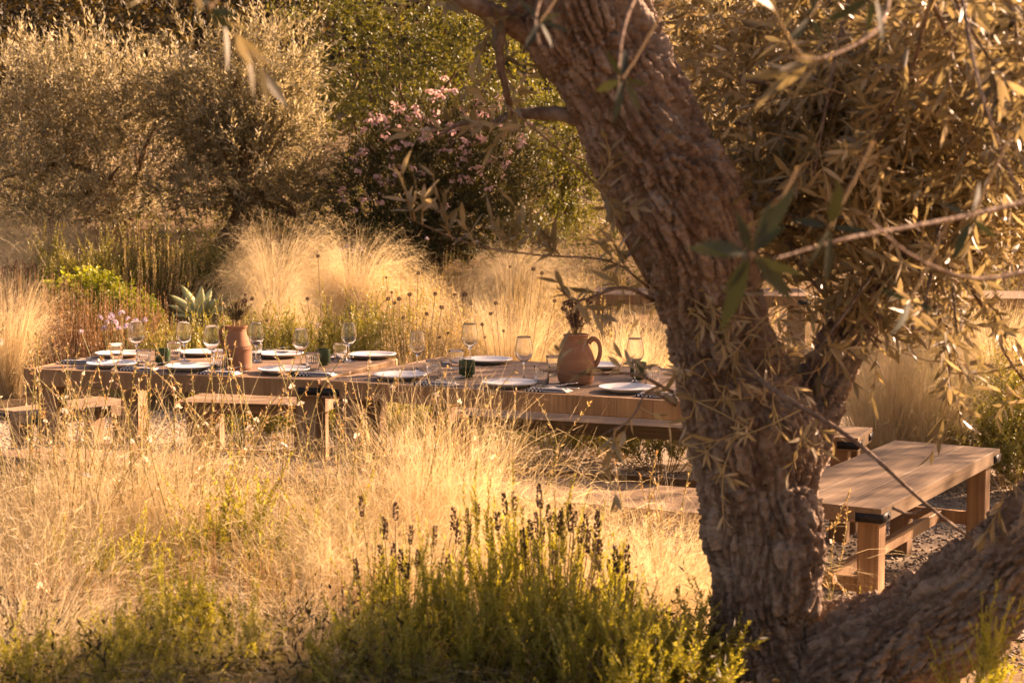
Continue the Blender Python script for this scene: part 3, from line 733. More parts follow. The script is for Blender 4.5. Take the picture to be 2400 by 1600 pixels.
def add_feather(label, loc, meshes, rz, sc, group=None, mat=None):
    t = thing('feather_grass', label, 'grass clump', loc, rz, group, 1.0); t.scale = sc if np.ndim(sc) else (sc,) * 3
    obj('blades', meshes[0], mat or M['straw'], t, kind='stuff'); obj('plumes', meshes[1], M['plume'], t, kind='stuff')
    return t

def shoots(nsh, H, Rd, seed, nneed=64, nl=0.022, nw=0.0032, up=0.75, shape=1.0, bare=0.15, ang=0.9, tb=(0.0, 1.0), stemw=0.003, curl=0.2):
    """upright shoots covered in small leaves or needles (rosemary, lavender foliage, heath)"""
    rng = np.random.default_rng(seed); acc, st = Acc(), Acc()
    az = rng.uniform(0, 2 * math.pi, nsh); rr = np.sqrt(rng.uniform(0, 1, nsh))
    tip = np.stack([Rd * rr * np.cos(az), Rd * rr * np.sin(az), H * (1 - 0.45 * rr ** 2) * rng.uniform(0.72, 1.08, nsh)], 1)
    base = tip * np.array([0.45, 0.45, 0.0]) + np.c_[rng.normal(0, 0.02, (nsh, 2)), tip[:, 2] * rng.uniform(0.0, 0.35, nsh)]
    mid = (base + tip) / 2 + np.stack([np.cos(az), np.sin(az), 0 * az], 1) * (Rd * curl * rr)[:, None]
    K = 7; t = np.linspace(0, 1, K)[None, :, None]
    P = base[:, None] * (1 - t) ** 2 + 2 * mid[:, None] * t * (1 - t) + tip[:, None] * t ** 2
    D = nrm(tip - base)
    strands(st, P, stemw * np.linspace(1, 0.4, K)[None] * np.ones((nsh, 1)), perp(D, rng), rng.uniform(0, 0.6, nsh))
    s = np.repeat(np.arange(nsh), nneed); f = bare + (1 - bare) * np.tile(np.linspace(0, 1, nneed), nsh) + rng.normal(0, 0.01, nsh * nneed)
    f = np.clip(f, 0, 0.999); tt = f[:, None]
    B = base[s] * (1 - tt) ** 2 + 2 * mid[s] * tt * (1 - tt) + tip[s] * tt ** 2
    T = nrm((mid[s] - base[s]) * (1 - tt) + (tip[s] - mid[s]) * tt)
    a1 = perp(T, rng); an = (ang * (1.15 - 0.6 * f))[:, None]
    Dn = nrm(T * np.cos(an) + a1 * np.sin(an)); Nn = nrm(np.cross(Dn, np.cross(T, Dn)) + 0.3 * rng.normal(size=Dn.shape)); Nn = nrm(Nn - Dn * (Nn * Dn).sum(1, keepdims=True))
    ln = nl * rng.uniform(0.7, 1.2, len(s)) * (1 - 0.45 * f)
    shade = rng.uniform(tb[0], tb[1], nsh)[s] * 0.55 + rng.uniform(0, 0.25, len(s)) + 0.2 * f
    cards(acc, B, Dn, Nn, ln, nw, shade)
    return acc, st

def rosemary(nst, H, Rd, seed, side=6, nneed=54, nl=0.030, nw=0.0052):
    """woody stems that break into many short needle-covered sprigs"""
    rng = np.random.default_rng(seed); acc, st = Acc(), Acc()
    az = rng.uniform(0, 2 * math.pi, nst); rr = np.sqrt(rng.uniform(0, 1, nst))
    tip = np.stack([Rd * rr * np.cos(az), Rd * rr * np.sin(az), H * (1 - 0.5 * rr ** 2) * rng.uniform(0.55, 1.05, nst)], 1)
    base = np.c_[tip[:, :2] * 0.3, np.zeros(nst)]; mid = (base + tip) / 2 + np.stack([np.cos(az), np.sin(az), 0 * az], 1) * (Rd * 0.25 * rr)[:, None]
    K = 6; t = np.linspace(0, 1, K)[None, :, None]; P = base[:, None] * (1 - t) ** 2 + 2 * mid[:, None] * t * (1 - t) + tip[:, None] * t ** 2
    strands(st, P, 0.005 * np.linspace(1, 0.3, K)[None] * np.ones((nst, 1)), perp(nrm(tip - base), rng), rng.uniform(0, 0.6, nst))
    s = np.repeat(np.arange(nst), side); f = np.clip(rng.uniform(0.35, 1.0, nst * side), 0, 1); f[::side] = 0.97; tt = f[:, None]
    B = base[s] * (1 - tt) ** 2 + 2 * mid[s] * tt * (1 - tt) + tip[s] * tt ** 2
    T = nrm((mid[s] - base[s]) * (1 - tt) + (tip[s] - mid[s]) * tt); D = nrm(T + 0.38 * rng.normal(size=T.shape) + np.array([0, 0, 0.7]))
    n = len(B); tl = H * 0.26 * rng.uniform(0.5, 1.2, n); bend = rng.normal(0, 0.15, (n, 3)) + np.array([0, 0, 0.25])
    fr = np.linspace(0, 1, 4); PP = B[:, None] + D[:, None] * (tl[:, None] * fr)[:, :, None] + bend[:, None] * (tl[:, None] * fr ** 2)[:, :, None]
    strands(st, PP, 0.0028 * np.linspace(1, 0.5, 4)[None] * np.ones((n, 1)), perp(D, rng), rng.uniform(0.2, 0.8, n))
    i = np.repeat(np.arange(n), nneed); g = np.clip(np.tile(np.linspace(0.02, 1, nneed), n) + rng.normal(0, 0.012, n * nneed), 0, 1)
    Bn = B[i] + D[i] * (tl[i] * g)[:, None] + bend[i] * (tl[i] * g * g)[:, None]; Tn = nrm(D[i] + 2 * bend[i] * g[:, None]); a1 = perp(Tn, rng); an = (0.8 * (1.2 - 0.75 * g) * rng.uniform(0.7, 1.2, len(g)))[:, None]
    Dn = nrm(Tn * np.cos(an) + a1 * np.sin(an)); Nn = nrm(np.cross(Dn, np.cross(Tn, Dn)) + 0.4 * rng.normal(size=Dn.shape)); Nn = nrm(Nn - Dn * (Nn * Dn).sum(1, keepdims=True))
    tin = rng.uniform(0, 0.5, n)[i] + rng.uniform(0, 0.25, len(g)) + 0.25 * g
    cards(acc, Bn, Dn, Nn, nl * rng.uniform(0.7, 1.15, len(g)) * (1.05 - 0.45 * g), nw, tin)
    return acc, st

def twigs(acc, st, B, D, k, L, twl, lw, ang=0.7, rng=RNG, droop=0.0, tb=(0, 1), stem=0.0025, term=True, curl=0.25):
    """leafy twigs in opposite pairs. B, D (N,3)"""
    N = len(B); tl = twl * rng.uniform(0.65, 1.25, N)
    bend = rng.normal(0, curl, (N, 3)) + np.array([0, 0, -droop])
    def pt(i, f): return B[i] + D[i] * (tl[i] * f)[:, None] + bend[i] * (tl[i] * f * f)[:, None]
    if st is not None:
        f = np.linspace(0, 1, 4); idx = np.arange(N)
        P = np.stack([pt(idx, np.full(N, q)) for q in f], 1)
        strands(st, P, stem * np.array([1, 0.8, 0.55, 0.25])[None] * np.ones((N, 1)), perp(D, rng), rng.uniform(0.2, 0.8, N))
    i = np.repeat(np.arange(N), k); j = np.tile(np.arange(k), N); f = (j // 2 * 2 + 1.2) / (k + 1.0) + rng.normal(0, 0.015, N * k); f = np.clip(f, 0.05, 1)
    Tn = nrm(D[i] + 2 * bend[i] * f[:, None])
    u = perp(D, rng)[i]; u = nrm(u - Tn * (u * Tn).sum(1, keepdims=True)); w = np.cross(Tn, u)
    ph = (j // 2) * 1.57 + (j % 2) * math.pi + rng.normal(0, 0.35, N * k)
    side = u * np.cos(ph)[:, None] + w * np.sin(ph)[:, None]
    a = ang * rng.uniform(0.7, 1.3, N * k) * (1.1 - 0.5 * f)
    Dl = nrm(Tn * np.cos(a)[:, None] + side * np.sin(a)[:, None] + np.array([0, 0, -droop * 0.4]))
    Nn = nrm(np.cross(Dl, np.cross(Tn, Dl)) + 0.35 * rng.normal(size=Dl.shape)); Nn = nrm(Nn - Dl * (Nn * Dl).sum(1, keepdims=True))
    ll = L * rng.uniform(0.6, 1.2, N * k) * (1.05 - 0.35 * f)
    tw = rng.uniform(tb[0], tb[1], N)[i] * 0.6 + rng.uniform(0, 0.4, N * k)
    cards(acc, pt(i, f), Dl, Nn, ll, lw * rng.uniform(0.8, 1.2, N * k), tw)

def crown_points(blobs, n, rng, shell=0.55, lump=0.25, seed=0):
    """points through a lumpy crown; blobs (cx,cy,cz,rx,ry,rz). Returns points and outward directions"""
    bl = np.array(blobs, float); vol = bl[:, 3] * bl[:, 4] * bl[:, 5]; pick = rng.choice(len(bl), n, p=vol / vol.sum())
    d = rdir(n, rng); r = shell + (1 - shell) * rng.uniform(0, 1, n) ** 0.7
    q = d * r[:, None]
    lumpf = 1 + lump * fbm(d * 2.3 + pick[:, None] * 7.1, 3, seed)
    return bl[pick, :3] + q * bl[pick, 3:] * lumpf[:, None], nrm(d / bl[pick, 3:])

def broom(acc, B0, Tp, w0, rng, K=5, bow=0.1):
    """branching skeleton: tapered strips replaced by tubes from B0 to Tp"""
    for b, t in zip(B0, Tp):
        m = (b + t) / 2 + rng.normal(0, bow, 3) * np.linalg.norm(t - b)
        P = catmull([b, m, t], 4); tube(acc, P, np.linspace(w0, w0 * 0.3, len(P)), 6, 0.5, False)

def tree(name, label, cat, loc, blobs, mat, ntw, k, L, lw, twl, seed, trunk=None, bark=None, group=None, shell=0.5, upb=0.5, droop=0.0, tb=(0, 1), limbs=14, lump=0.28, ang=0.7, stem=0.003, tops=()):
    """tree or big shrub; coordinates local to the base"""
    rng = np.random.default_rng(seed); t = thing(name, label, cat, loc, 0, group)
    bl = np.array(blobs, float)
    tr = trunk or [(0, 0, -0.1, 0.09), (0.03, 0, 0.3, 0.07), (0, 0.02, 0.7, 0.055)]
    acc = Acc(); P = catmull([p[:3] for p in tr], 6); rr = np.interp(np.linspace(0, 1, len(P)), np.linspace(0, 1, len(tr)), [p[3] for p in tr])
    V, Q, T = tube_geo(P, rr, 14); V = V + nrm(V - np.repeat(np.concatenate([P, P[:1] * 0, P[:1] * 0])[:0], 1, 0).mean(0) if False else V * 0) if False else V
    V = V * 1.0; V[:, :2] += 0.16 * rr.mean() * np.stack([vnoise(V * 13, 1), vnoise(V * 13, 2)], 1)
    acc.add(V, Q, T); obj('trunk', acc.mesh('trunk', True), bark or M['bark_far'], t)
    pts, dr = crown_points(blobs, limbs, rng, 0.3, 0.1, seed)
    acc = Acc(); top = P[-1]
    broom(acc, [P[rng.integers(len(P) * 2 // 3, len(P))] for _ in range(limbs)], pts, rr[-1] * 0.6, rng)
    obj('branches', acc.mesh('branches', True), bark or M['bark_far'], t, kind='stuff')
    acc, st = Acc(), Acc()
    B, D = crown_points(blobs, ntw, rng, shell, lump, seed)
    kp = vnoise(B * 2.6 + 11, seed) + 0.6 * vnoise(B * 5.5, seed + 1) > -0.15; B, D = B[kp], D[kp]
    D = nrm(D * 0.8 + np.array([0, 0, upb]) + 0.55 * rng.normal(size=D.shape))
    twigs(acc, st, B, D, k, L, twl, lw, ang, rng, droop, tb, stem)
    if len(tops):
        tp = np.array([np.array(at(px, py, loc[1] + rng.normal(0, 0.25))) - np.array(loc) for px, py in tops]); Dt = nrm(np.array([0, 0, 1.0]) + 0.18 * rng.normal(size=tp.shape))
        twigs(acc, st, tp - Dt * 0.55, Dt, 30, L * 0.9, 0.55, lw, 0.55, rng, 0, (0.5, 1), 0.006, curl=0.06)
    cr = obj('crown', acc.mesh('crown'), mat, t, kind='stuff')
    obj('twigs', st.mesh('twigs'), M['stem'], t, kind='stuff')
    return t

#@@BACKGROUND
# ------------------------------------------------------------------ background trees and shrubs
def base_at(px, y):
    p = at(px, 600, y); return (p.x, y, gzf(p.x, y) - 0.02)
def blob_px(base, y, lst):
    """crown lobes from (px, py, half width px, half height px, depth offset)"""
    s = y / FPX; out = []
    for (px, py, hw, hh, dy) in lst:
        c = at(px, py, y + dy); out.append((c.x - base[0], c.y - base[1], c.z - base[2], hw * s, max(hw, hh) * s * 0.8, hh * s))
    return out
# two pruned olives at the left
y = 18.0; b = base_at(300, y)
tree('olive_tree', 'broad silvery olive tree at the far left with upright shoots on top', 'olive tree', b,
     blob_px(b, y, [(60, 330, 190, 190, 0), (230, 250, 190, 150, 0.2), (340, 330, 150, 150, 0), (200, 430, 210, 110, -0.3), (40, 470, 150, 90, 0), (20, 220, 120, 110, 0.3), (190, 500, 150, 60, -0.5)]),
     M['olive'], 3000, 14, 0.092, 0.019, 0.40, 21, [(0, 0, -0.1, 0.13), (-0.1, 0, 0.25, 0.10), (0.05, 0, 0.6, 0.08), (-0.15, 0, 0.9, 0.07)], shell=0.35, upb=0.9, tb=(0.25, 1),
     tops=[(30, 105), (72, 75), (105, 110), (110, 100), (150, 110), (165, 105), (205, 60), (215, 90), (235, 55), (240, 80), (262, 90), (297, 62), (300, 100), (320, 110), (390, 95), (60, 130), (130, 135), (185, 125), (345, 130)])
y = 17.3; b = base_at(505, y)
tree('olive_tree', 'rounded olive tree left of the pink oleander, thick trunk leaning right', 'olive tree', b,
     blob_px(b, y, [(560, 250, 190, 170, 0.2), (480, 180, 130, 120, 0.4), (650, 380, 130, 150, 0), (560, 390, 150, 110, -0.2), (690, 490, 95, 95, 0), (410, 450, 110, 80, -0.3), (640, 160, 110, 110, 0.4)]),
     M['olive'], 3000, 14, 0.092, 0.019, 0.38, 22, [(0, 0, -0.15, 0.15), (0.06, 0, 0.25, 0.12), (0.26, -0.03, 0.55, 0.11), (0.34, 0, 0.95, 0.08)], shell=0.35, upb=0.5, tb=(0.2, 0.95), tops=[(400, 85), (430, 60), (470, 45), (520, 40), (560, 60), (600, 30), (650, 40), (690, 70), (500, 70), (730, 150)])
# green mastic trees behind
y = 21.5; b = base_at(960, y)
GREEN = tree('mastic_tree', 'dense green leafy tree rising behind the pink oleander', 'tree', b,
     blob_px(b, y, [(880, 180, 200, 170, 0), (1060, 120, 190, 170, 0.3), (800, 60, 170, 130, 0.5), (1000, 280, 180, 150, -0.3), (1200, 200, 170, 190, 0), (960, 10, 220, 120, 0.5), (760, 300, 120, 140, 0)]),
     M['bushgreen'], 3800, 12, 0.065, 0.026, 0.26, 23, shell=0.45, upb=0.3, lump=0.35, ang=0.9, tb=(0.2, 1))
y = 19.5; b = base_at(1325, y)
tree('young_tree', 'young light green tree on a thin brown trunk left of the leaning trunk', 'tree', b,
     blob_px(b, y, [(1290, 430, 130, 130, 0), (1380, 350, 120, 130, 0.2), (1250, 520, 110, 80, -0.2), (1420, 480, 110, 110, 0), (1300, 300, 110, 90, 0.3)]),
     M['bushgreen'], 2000, 12, 0.07, 0.018, 0.24, 24, [(0, 0, -0.1, 0.04), (0.01, 0, 0.4, 0.035), (0, 0, 0.8, 0.03), (0.02, 0, 1.1, 0.025)], shell=0.3, upb=0.3, tb=(0.35, 1))
# right-hand background olives
y = 17.5; b = base_at(1800, y)
tree('olive_tree', 'background olive tree whose crown fills the view right of the leaning trunk', 'olive tree', b,
     blob_px(b, y, [(1700, 300, 220, 200, 0), (1880, 180, 200, 180, 0.3), (1800, 440, 220, 130, -0.2), (1960, 380, 170, 170, 0), (1620, 120, 180, 160, 0.4)]),
     M['olive'], 2600, 14, 0.085, 0.018, 0.34, 25, shell=0.3, upb=0.4, tb=(0.1, 0.85))
y = 15.5; b = base_at(2290, y + 1.2)
tree('olive_tree', 'background olive tree at the right edge behind the near branches', 'olive tree', b,
     blob_px(b, y, [(2250, 260, 230, 210, 0), (2420, 160, 200, 200, 0.3), (2150, 420, 200, 130, 0), (2380, 450, 190, 140, -0.2), (2120, 120, 170, 160, 0.4), (2050, 520, 140, 80, 0)]),
     M['olive'], 2600, 14, 0.085, 0.018, 0.34, 26, shell=0.3, upb=0.4, tb=(0.1, 0.85))
# olive out of view on the right: throws its shade over the right table and bench
b = (5.05, 10.6, gzf(5.05, 10.6))
tree('olive_tree', 'spreading olive tree beyond the right edge shading the bench', 'olive tree', b,
     [(0, 0, 2.7, 1.5, 1.5, 1.1), (-0.9, 0.8, 2.5, 0.9, 0.9, 0.9), (0.8, -0.9, 2.5, 1.0, 1.0, 0.9), (0.1, 0.2, 3.3, 1.1, 1.1, 0.6)],
     M['olive'], 3200, 14, 0.075, 0.018, 0.3, 27, [(0, 0, -0.1, 0.16), (0.05, 0, 0.5, 0.12), (0, 0.05, 1.1, 0.10), (0.05, 0, 1.5, 0.08)], shell=0.2, upb=0.4, tb=(0.1, 0.85))
# dark wood on the slope behind
def dark_wood():
    rng = np.random.default_rng(41); acc = Acc()
    n = 190; cx = rng.uniform(-15, 15, n); cyy = rng.uniform(25, 44, n); s = rng.uniform(0.9, 1.6, n) * (1 + (cyy - 25) / 14)
    bl = np.stack([cx, cyy, gz(cx, cyy) + s * 0.7, s, s, s * 0.95], 1)
    B, D = crown_points(bl, 24000, rng, 0.65, 0.35, 3)
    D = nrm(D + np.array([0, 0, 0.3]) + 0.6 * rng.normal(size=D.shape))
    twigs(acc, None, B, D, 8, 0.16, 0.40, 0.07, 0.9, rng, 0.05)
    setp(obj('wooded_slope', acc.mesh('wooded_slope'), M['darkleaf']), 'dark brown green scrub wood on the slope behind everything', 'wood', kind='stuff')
dark_wood()

# oleander with pink flower clusters
def oleander():
    y = 17.4; b = base_at(990, y); rng = np.random.default_rng(31)
    t = thing('oleander', 'large dark oleander shrub with pink flower clusters behind the blond grass', 'shrub', b)
    bl = blob_px(b, y, [(900, 460, 140, 150, 0), (1010, 380, 160, 150, 0.2), (1120, 400, 140, 150, 0), (930, 560, 150, 70, -0.1), (1090, 540, 150, 80, 0), (1180, 480, 90, 110, 0)])
    acc = Acc(); pts, _ = crown_points(bl, 26, rng, 0.4, 0.1, 2); broom(acc, [np.array([rng.normal(0, 0.12), rng.normal(0, 0.1), -0.05]) for _ in range(26)], pts, 0.018, rng, bow=0.06)
    obj('stems', acc.mesh('stems', True), M['bark_far'], t, kind='stuff')
    acc, st = Acc(), Acc(); B, D = crown_points(bl, 2600, rng, 0.4, 0.25, 4); D = nrm(D * 0.7 + np.array([0, 0, 0.8]) + 0.4 * rng.normal(size=D.shape))
    twigs(acc, st, B, D, 12, 0.095, 0.2, 0.016, 0.8, rng, 0.05)
    obj('foliage', acc.mesh('foliage'), M['oleander'], t, kind='stuff'); obj('twigs', st.mesh('twigs'), M['stem'], t, kind='stuff')
    # flower cluster
    ms = []
    for v in range(3):
        a2 = Acc(); n = 9; c = rdir(n, rng) * np.array([0.05, 0.05, 0.035]) + np.array([0, 0, 0.03])
        for q in c:
            nd = nrm(q + np.array([0, -0.02, 0.02]) + rng.normal(0, 0.02, 3)); u = nrm(np.cross(nd, [0.3, 0.2, 1])); w = np.cross(nd, u)
            a = np.arange(5) * 1.2566 + rng.uniform(0, 1)
            Dp = nrm(np.cos(a)[:, None] * u + np.sin(a)[:, None] * w + 0.35 * nd); Np = nrm(np.repeat(nd[None], 5, 0) - 0.35 * Dp)
            Np = nrm(Np - Dp * (Np * Dp).sum(1, keepdims=True))
            cards(a2, np.repeat(q[None], 5, 0), Dp, Np, 0.026, 0.022, rng.uniform(0, 1, 5), 0.65, 0.1)
        ms.append(a2.mesh('flower_cluster'))
    spots = [(905, 300), (960, 285), (985, 270), (1010, 265), (1040, 290), (1120, 265), (1105, 290), (1140, 300), (1080, 320), (1075, 340), (1060, 355), (1105, 370), (1120, 330), (925, 330), (870, 315), (860, 360),
             (905, 420), (915, 365), (800, 470), (1075, 425), (1095, 430), (990, 330), (1020, 310), (950, 310), (1030, 340), (1135, 275), (1150, 240), (890, 290), (1000, 225), (1025, 215), (1045, 230), (940, 260), (1090, 275), (1115, 310), (880, 470), (1030, 490), (860, 480), (1180, 300), (1210, 340), (1165, 380), (1195, 410), (1230, 300), (1150, 440), (1065, 300), (830, 400), (945, 400), (1000, 420), (1130, 400)]
    for (px, py) in spots:
        for q in range(3):
            p = at(px + rng.normal(0, 17), py + rng.normal(0, 14), y - rng.uniform(0.25, 0.75) * (1 if py > 290 else 0.4))
            obj('flower_cluster', ms[rng.integers(3)], M['pink'], t, kind='stuff', loc=tuple(np.array(p) - np.array(b)), rot=(rng.normal(0, 0.3), rng.normal(0, 0.3), rng.uniform(0, 6.28)), scale=(rng.uniform(0.55, 0.95),) * 3)
oleander()

# mixed scrub masses filling the bank (a continuous planting, not countable)
def bank_scrub():
    rng = np.random.default_rng(51)
    acc, st = Acc(), Acc(); n = 150
    cx = rng.uniform(-7.0, 7.5, n); cyy = rng.uniform(15.8, 22, n); s = rng.uniform(0.3, 0.62, n)
    bl = np.stack([cx, cyy, gz(cx, cyy) + s * 0.5, s * 1.2, s, s * 1.1], 1)
    B, D = crown_points(bl, 11000, rng, 0.4, 0.3, 6); D = nrm(D * 0.6 + np.array([0, 0, 0.8]) + 0.5 * rng.normal(size=D.shape))
    twigs(acc, st, B, D, 10, 0.04, 0.18, 0.011, 0.7, rng)
    o = setp(obj('bank_scrub', acc.mesh('bank_scrub'), M['bushgreen']), 'low green scrub covering the bank under the background trees', 'scrub', kind='stuff')
    acc, P, L, rg = grass_acc(10000, 0.6, 0.01, 0.3, (0, 0), 0.3, 0.004, 61, 5)
    V = acc.V[0].reshape(10000, -1, 3)
    gx = rg.uniform(-7, 7, 10000); gy = rg.uniform(14.4, 19.8, 10000)
    keep = fbm(np.stack([gx * 0.8, gy * 0.8, gx * 0], 1), 2, 8) > -0.25
    V = V + np.stack([gx, gy, gz(gx, gy)], 1)[:, None]
    V[~keep] *= 0; acc.V[0] = V.reshape(-1, 3)
    setp(obj('dry_meadow', acc.mesh('dry_meadow'), M['meadow']), 'thin dry meadow grass growing between the shrubs on the bank', 'grass', kind='stuff')
bank_scrub()

#@@MIDGROUND
# ------------------------------------------------------------------ mid-ground planting behind the tables
FEA = [feather_clump('feather_a', 1000, 0.95, 0.08, 0.18, (-0.5, -0.1), 0.24, 71, 3, 0.0018), feather_clump('feather_b', 1000, 0.90, 0.08, 0.27, (0.3, -0.2), 0.45, 72, 3, 0.0018),
       feather_clump('feather_c', 900, 1.0, 0.05, 0.11, (0.55, 0), 0.16, 73, 4, 0.0019)]
FAR = [feather_clump('feather_far_a', 3600, 1.0, 0.16, 0.42, (0.35, -0.1), 0.95, 74, 6, 0.0038), feather_clump('feather_far_b', 1500, 1.0, 0.18, 0.24, (-0.3, -0.1), 0.34, 75, 4, 0.0042)]
FEAH = [mesh_h(m[0]) for m in FEA]; FARH = [mesh_h(m[0]) for m in FAR]
def gnd(px, y, dz=0.0):
    p = at(px, 600, y); return (p.x, y, gzf(p.x, y) + dz)
for lb, px, y, k, rz, ytop, w in [
    ('big glowing blond feather grass mound left of centre behind the tables', 650, 14.6, 0, 0.2, 565, 0.62), ('glowing feather grass mound leaning right, right half of the pair behind the tables', 830, 14.4, 0, -0.3, 585, 0.55),
    ('rosy tan feather grass tuft just right of the smaller jug, in front of the mounds', 645, 13.2, 0, 1.2, 655, 0.36), ('bright feather grass clump cut by the left edge behind the tables', 10, 12.8, 1, 2.0, 670, 0.6),
    ('pale feather grass clump below the young tree', 1210, 15.2, 0, 0.9, 595, 0.6), ('golden feather grass clump between the larger jug and the trunk', 1430, 11.4, 1, 0.5, 765, 0.6),
    ('golden feather grass close to the leaning trunk, behind the rightmost wine glass', 1530, 10.8, 1, 2.5, 770, 0.6), ('pale yellow feather grass clump in the gap left of the larger jug', 1200, 11.8, 1, 3.5, 700, 0.6),
    ('pale yellow feather grass behind the green candle holder of the right table', 1080, 12.4, 0, 4.4, 720, 0.6), ('blond feather grass low at the far left below the olive tree', 110, 15.8, 0, 4.0, 540, 0.7),
    ('tan feather grass under the broad olive tree at the left', 250, 16.6, 1, 5.0, 560, 0.7),
    ('tall shaded feather grass right of the trunk, behind the strapped bench end', 2080, 8.9, 1, 0.3, 690, 0.65), ('shaded feather grass leaning right at the right side, under hanging leaves', 2180, 8.9, 1, 0.9, 735, 0.65),
    ('shaded feather grass farther right, partly behind the far right table', 2340, 11.6, 1, 1.7, 720, 0.7)]:
    l = gnd(px, y); z = fit(l, ytop, FARH[k]); add_feather(lb, l, FAR[k], rz, (w, w * 0.9, z), None, M['plume'])

def shrub_meshes(tag, *a, **k):
    n, s = shoots(*a, **k); return n.mesh(tag + '_foliage'), s.mesh(tag + '_stems')
def ros_meshes(tag, *a, **k):
    n, s_ = rosemary(*a, **k); return n.mesh(tag + '_foliage'), s_.mesh(tag + '_stems')
ROS = [ros_meshes('rosemary_a', 52, 0.80, 0.27, 81), ros_meshes('rosemary_b', 44, 0.70, 0.24, 82), ros_meshes('rosemary_c', 20, 0.80, 0.10, 85)]
ROSH = [mesh_h(m[0]) for m in ROS]
ROSF = [ros_meshes('rosemary_far_a', 80, 0.75, 0.42, 83, 6, 26, 0.034, 0.008), ros_meshes('rosemary_far_b', 60, 0.9, 0.30, 84, 6, 26, 0.034, 0.008)]
ROSFH = [mesh_h(m[0]) for m in ROSF]
def add_shrub(name, label, cat, loc, ms, mat, rz, sc, group=None, stem=None):
    t = thing(name, label, cat, loc, rz, group); t.scale = sc if np.ndim(sc) else (sc,) * 3
    obj('foliage', ms[0], mat, t, kind='stuff'); obj('stems', ms[1], stem or M['stem'], t, kind='stuff'); return t
def fit_shrub(name, label, cat, px, y, ytop, ms, h, mat, rz, w, group=None, stem=None, dz=-0.02):
    l = gnd(px, y, dz); z = fit(l, ytop, h); return add_shrub(name, label, cat, l, ms, mat, rz, (w, w, z), group, stem)
for i, (px, y, yt, lb) in enumerate([(470, 12.4, 738, 'below the agave'), (600, 12.7, 728, 'right of the smaller jug'), (720, 12.4, 730, 'behind the wine glasses of the left table'), (830, 12.8, 715, 'in the middle of the row'),
                                    (930, 12.3, 705, 'at the right end of the row'), (380, 12.9, 770, 'left of the agave')]):
    fit_shrub('rosemary_bush', f'sunny yellow green rosemary bush behind the tables, {lb}', 'rosemary', px, y, yt, ROSF[i % 2], ROSFH[i % 2], M['rosefar'], i * 1.3, 1.0 if i % 2 == 0 else 1.3, 'rosemary row behind the tables')
for i, (px, y, yt, lb) in enumerate([(380, 16.2, 560, 'left of the olive trunk'), (465, 15.9, 555, 'in front of the leaning olive trunk'), (545, 16.3, 585, 'right of the olive trunk'), (140, 15.4, 560, 'under the broad olive, leftmost'), (225, 15.3, 572, 'above the largest spurge mound'), (305, 15.6, 560, 'above the rightmost spurge mound')]):
    fit_shrub('rosemary_bush', f'upright olive green rosemary on the bank {lb}', 'rosemary', px, y, yt, ROSF[1], ROSFH[1], M['rosemary'], i * 2.1, 1.25, 'upright rosemary under the olives')
for i, (px, y, yt, lb) in enumerate([(2390, 8.9, 920, 'behind the end of the empty bench'), (2470, 8.6, 850, 'at the right edge behind the empty bench'), (2280, 10.0, 850, 'under the tall shaded grass'), (2345, 10.0, 830, 'beyond the far corner of the empty bench')]):
    fit_shrub('dark_shrub', f'dark shaded green shrub {lb}', 'shrub', px, y, yt, ROSF[i % 2], ROSFH[i % 2], M['rosemary'], i, 1.2)
for i, px in enumerate([560, 680, 800, 920, 1040, 1170, 1300, 1430, 1560, 1680]):
    y = 10.9 - 0.00095 * px + 0.3 * (i % 2)
    fit_shrub('low_shrub', 'dark low shrub behind the far benches under the tabletops, ' + ['leftmost', 'second from left', 'third from left', 'fourth from left', 'fifth from left', 'sixth from left', 'seventh from left', 'third from right', 'second from right', 'rightmost'][i], 'shrub', px, y, 862 + 0.03 * px, ROSF[0], ROSFH[0], M['oleander'], i * 0.9, 0.8, 'dark shrubs behind the far benches')

# euphorbia mounds
def spurge_mesh(seed):
    rng = np.random.default_rng(seed); acc, st = Acc(), Acc()
    n = 300; d = rdir(n, rng); d[:, 2] = np.abs(d[:, 2]); B = d * np.array([0.30, 0.28, 0.26]) * rng.uniform(0.75, 1.05, (n, 1)) + np.array([0, 0, 0.1])
    twigs(acc, st, B, nrm(d + np.array([0, 0, 0.7])), 12, 0.03, 0.05, 0.022, 1.1, rng, 0, (0.3, 1)); 
    b0 = np.zeros((n, 3)); b0[:, :2] = d[:, :2] * 0.05
    P = np.stack([b0, (b0 + B) / 2, B], 1); strands(st, P, np.full((n, 3), 0.004), perp(d, rng), rng.uniform(0, 1, n))
    return acc.mesh('spurge_foliage'), st.mesh('spurge_stems')
SPU = spurge_mesh(91)
for px, y, s, lb in [(205, 14.6, 1.35, 'largest of the three, left of the agave'), (300, 14.3, 1.0, 'rightmost of the three, near the agave'), (135, 15.2, 0.9, 'leftmost of the three, under the olive tree')]:
    add_shrub('spurge', f'lime green spurge mound {lb}', 'spurge', gnd(px, y, 0.22), SPU, M['lime'], s * 5, s, 'lime green mounds', M['green_stem'])
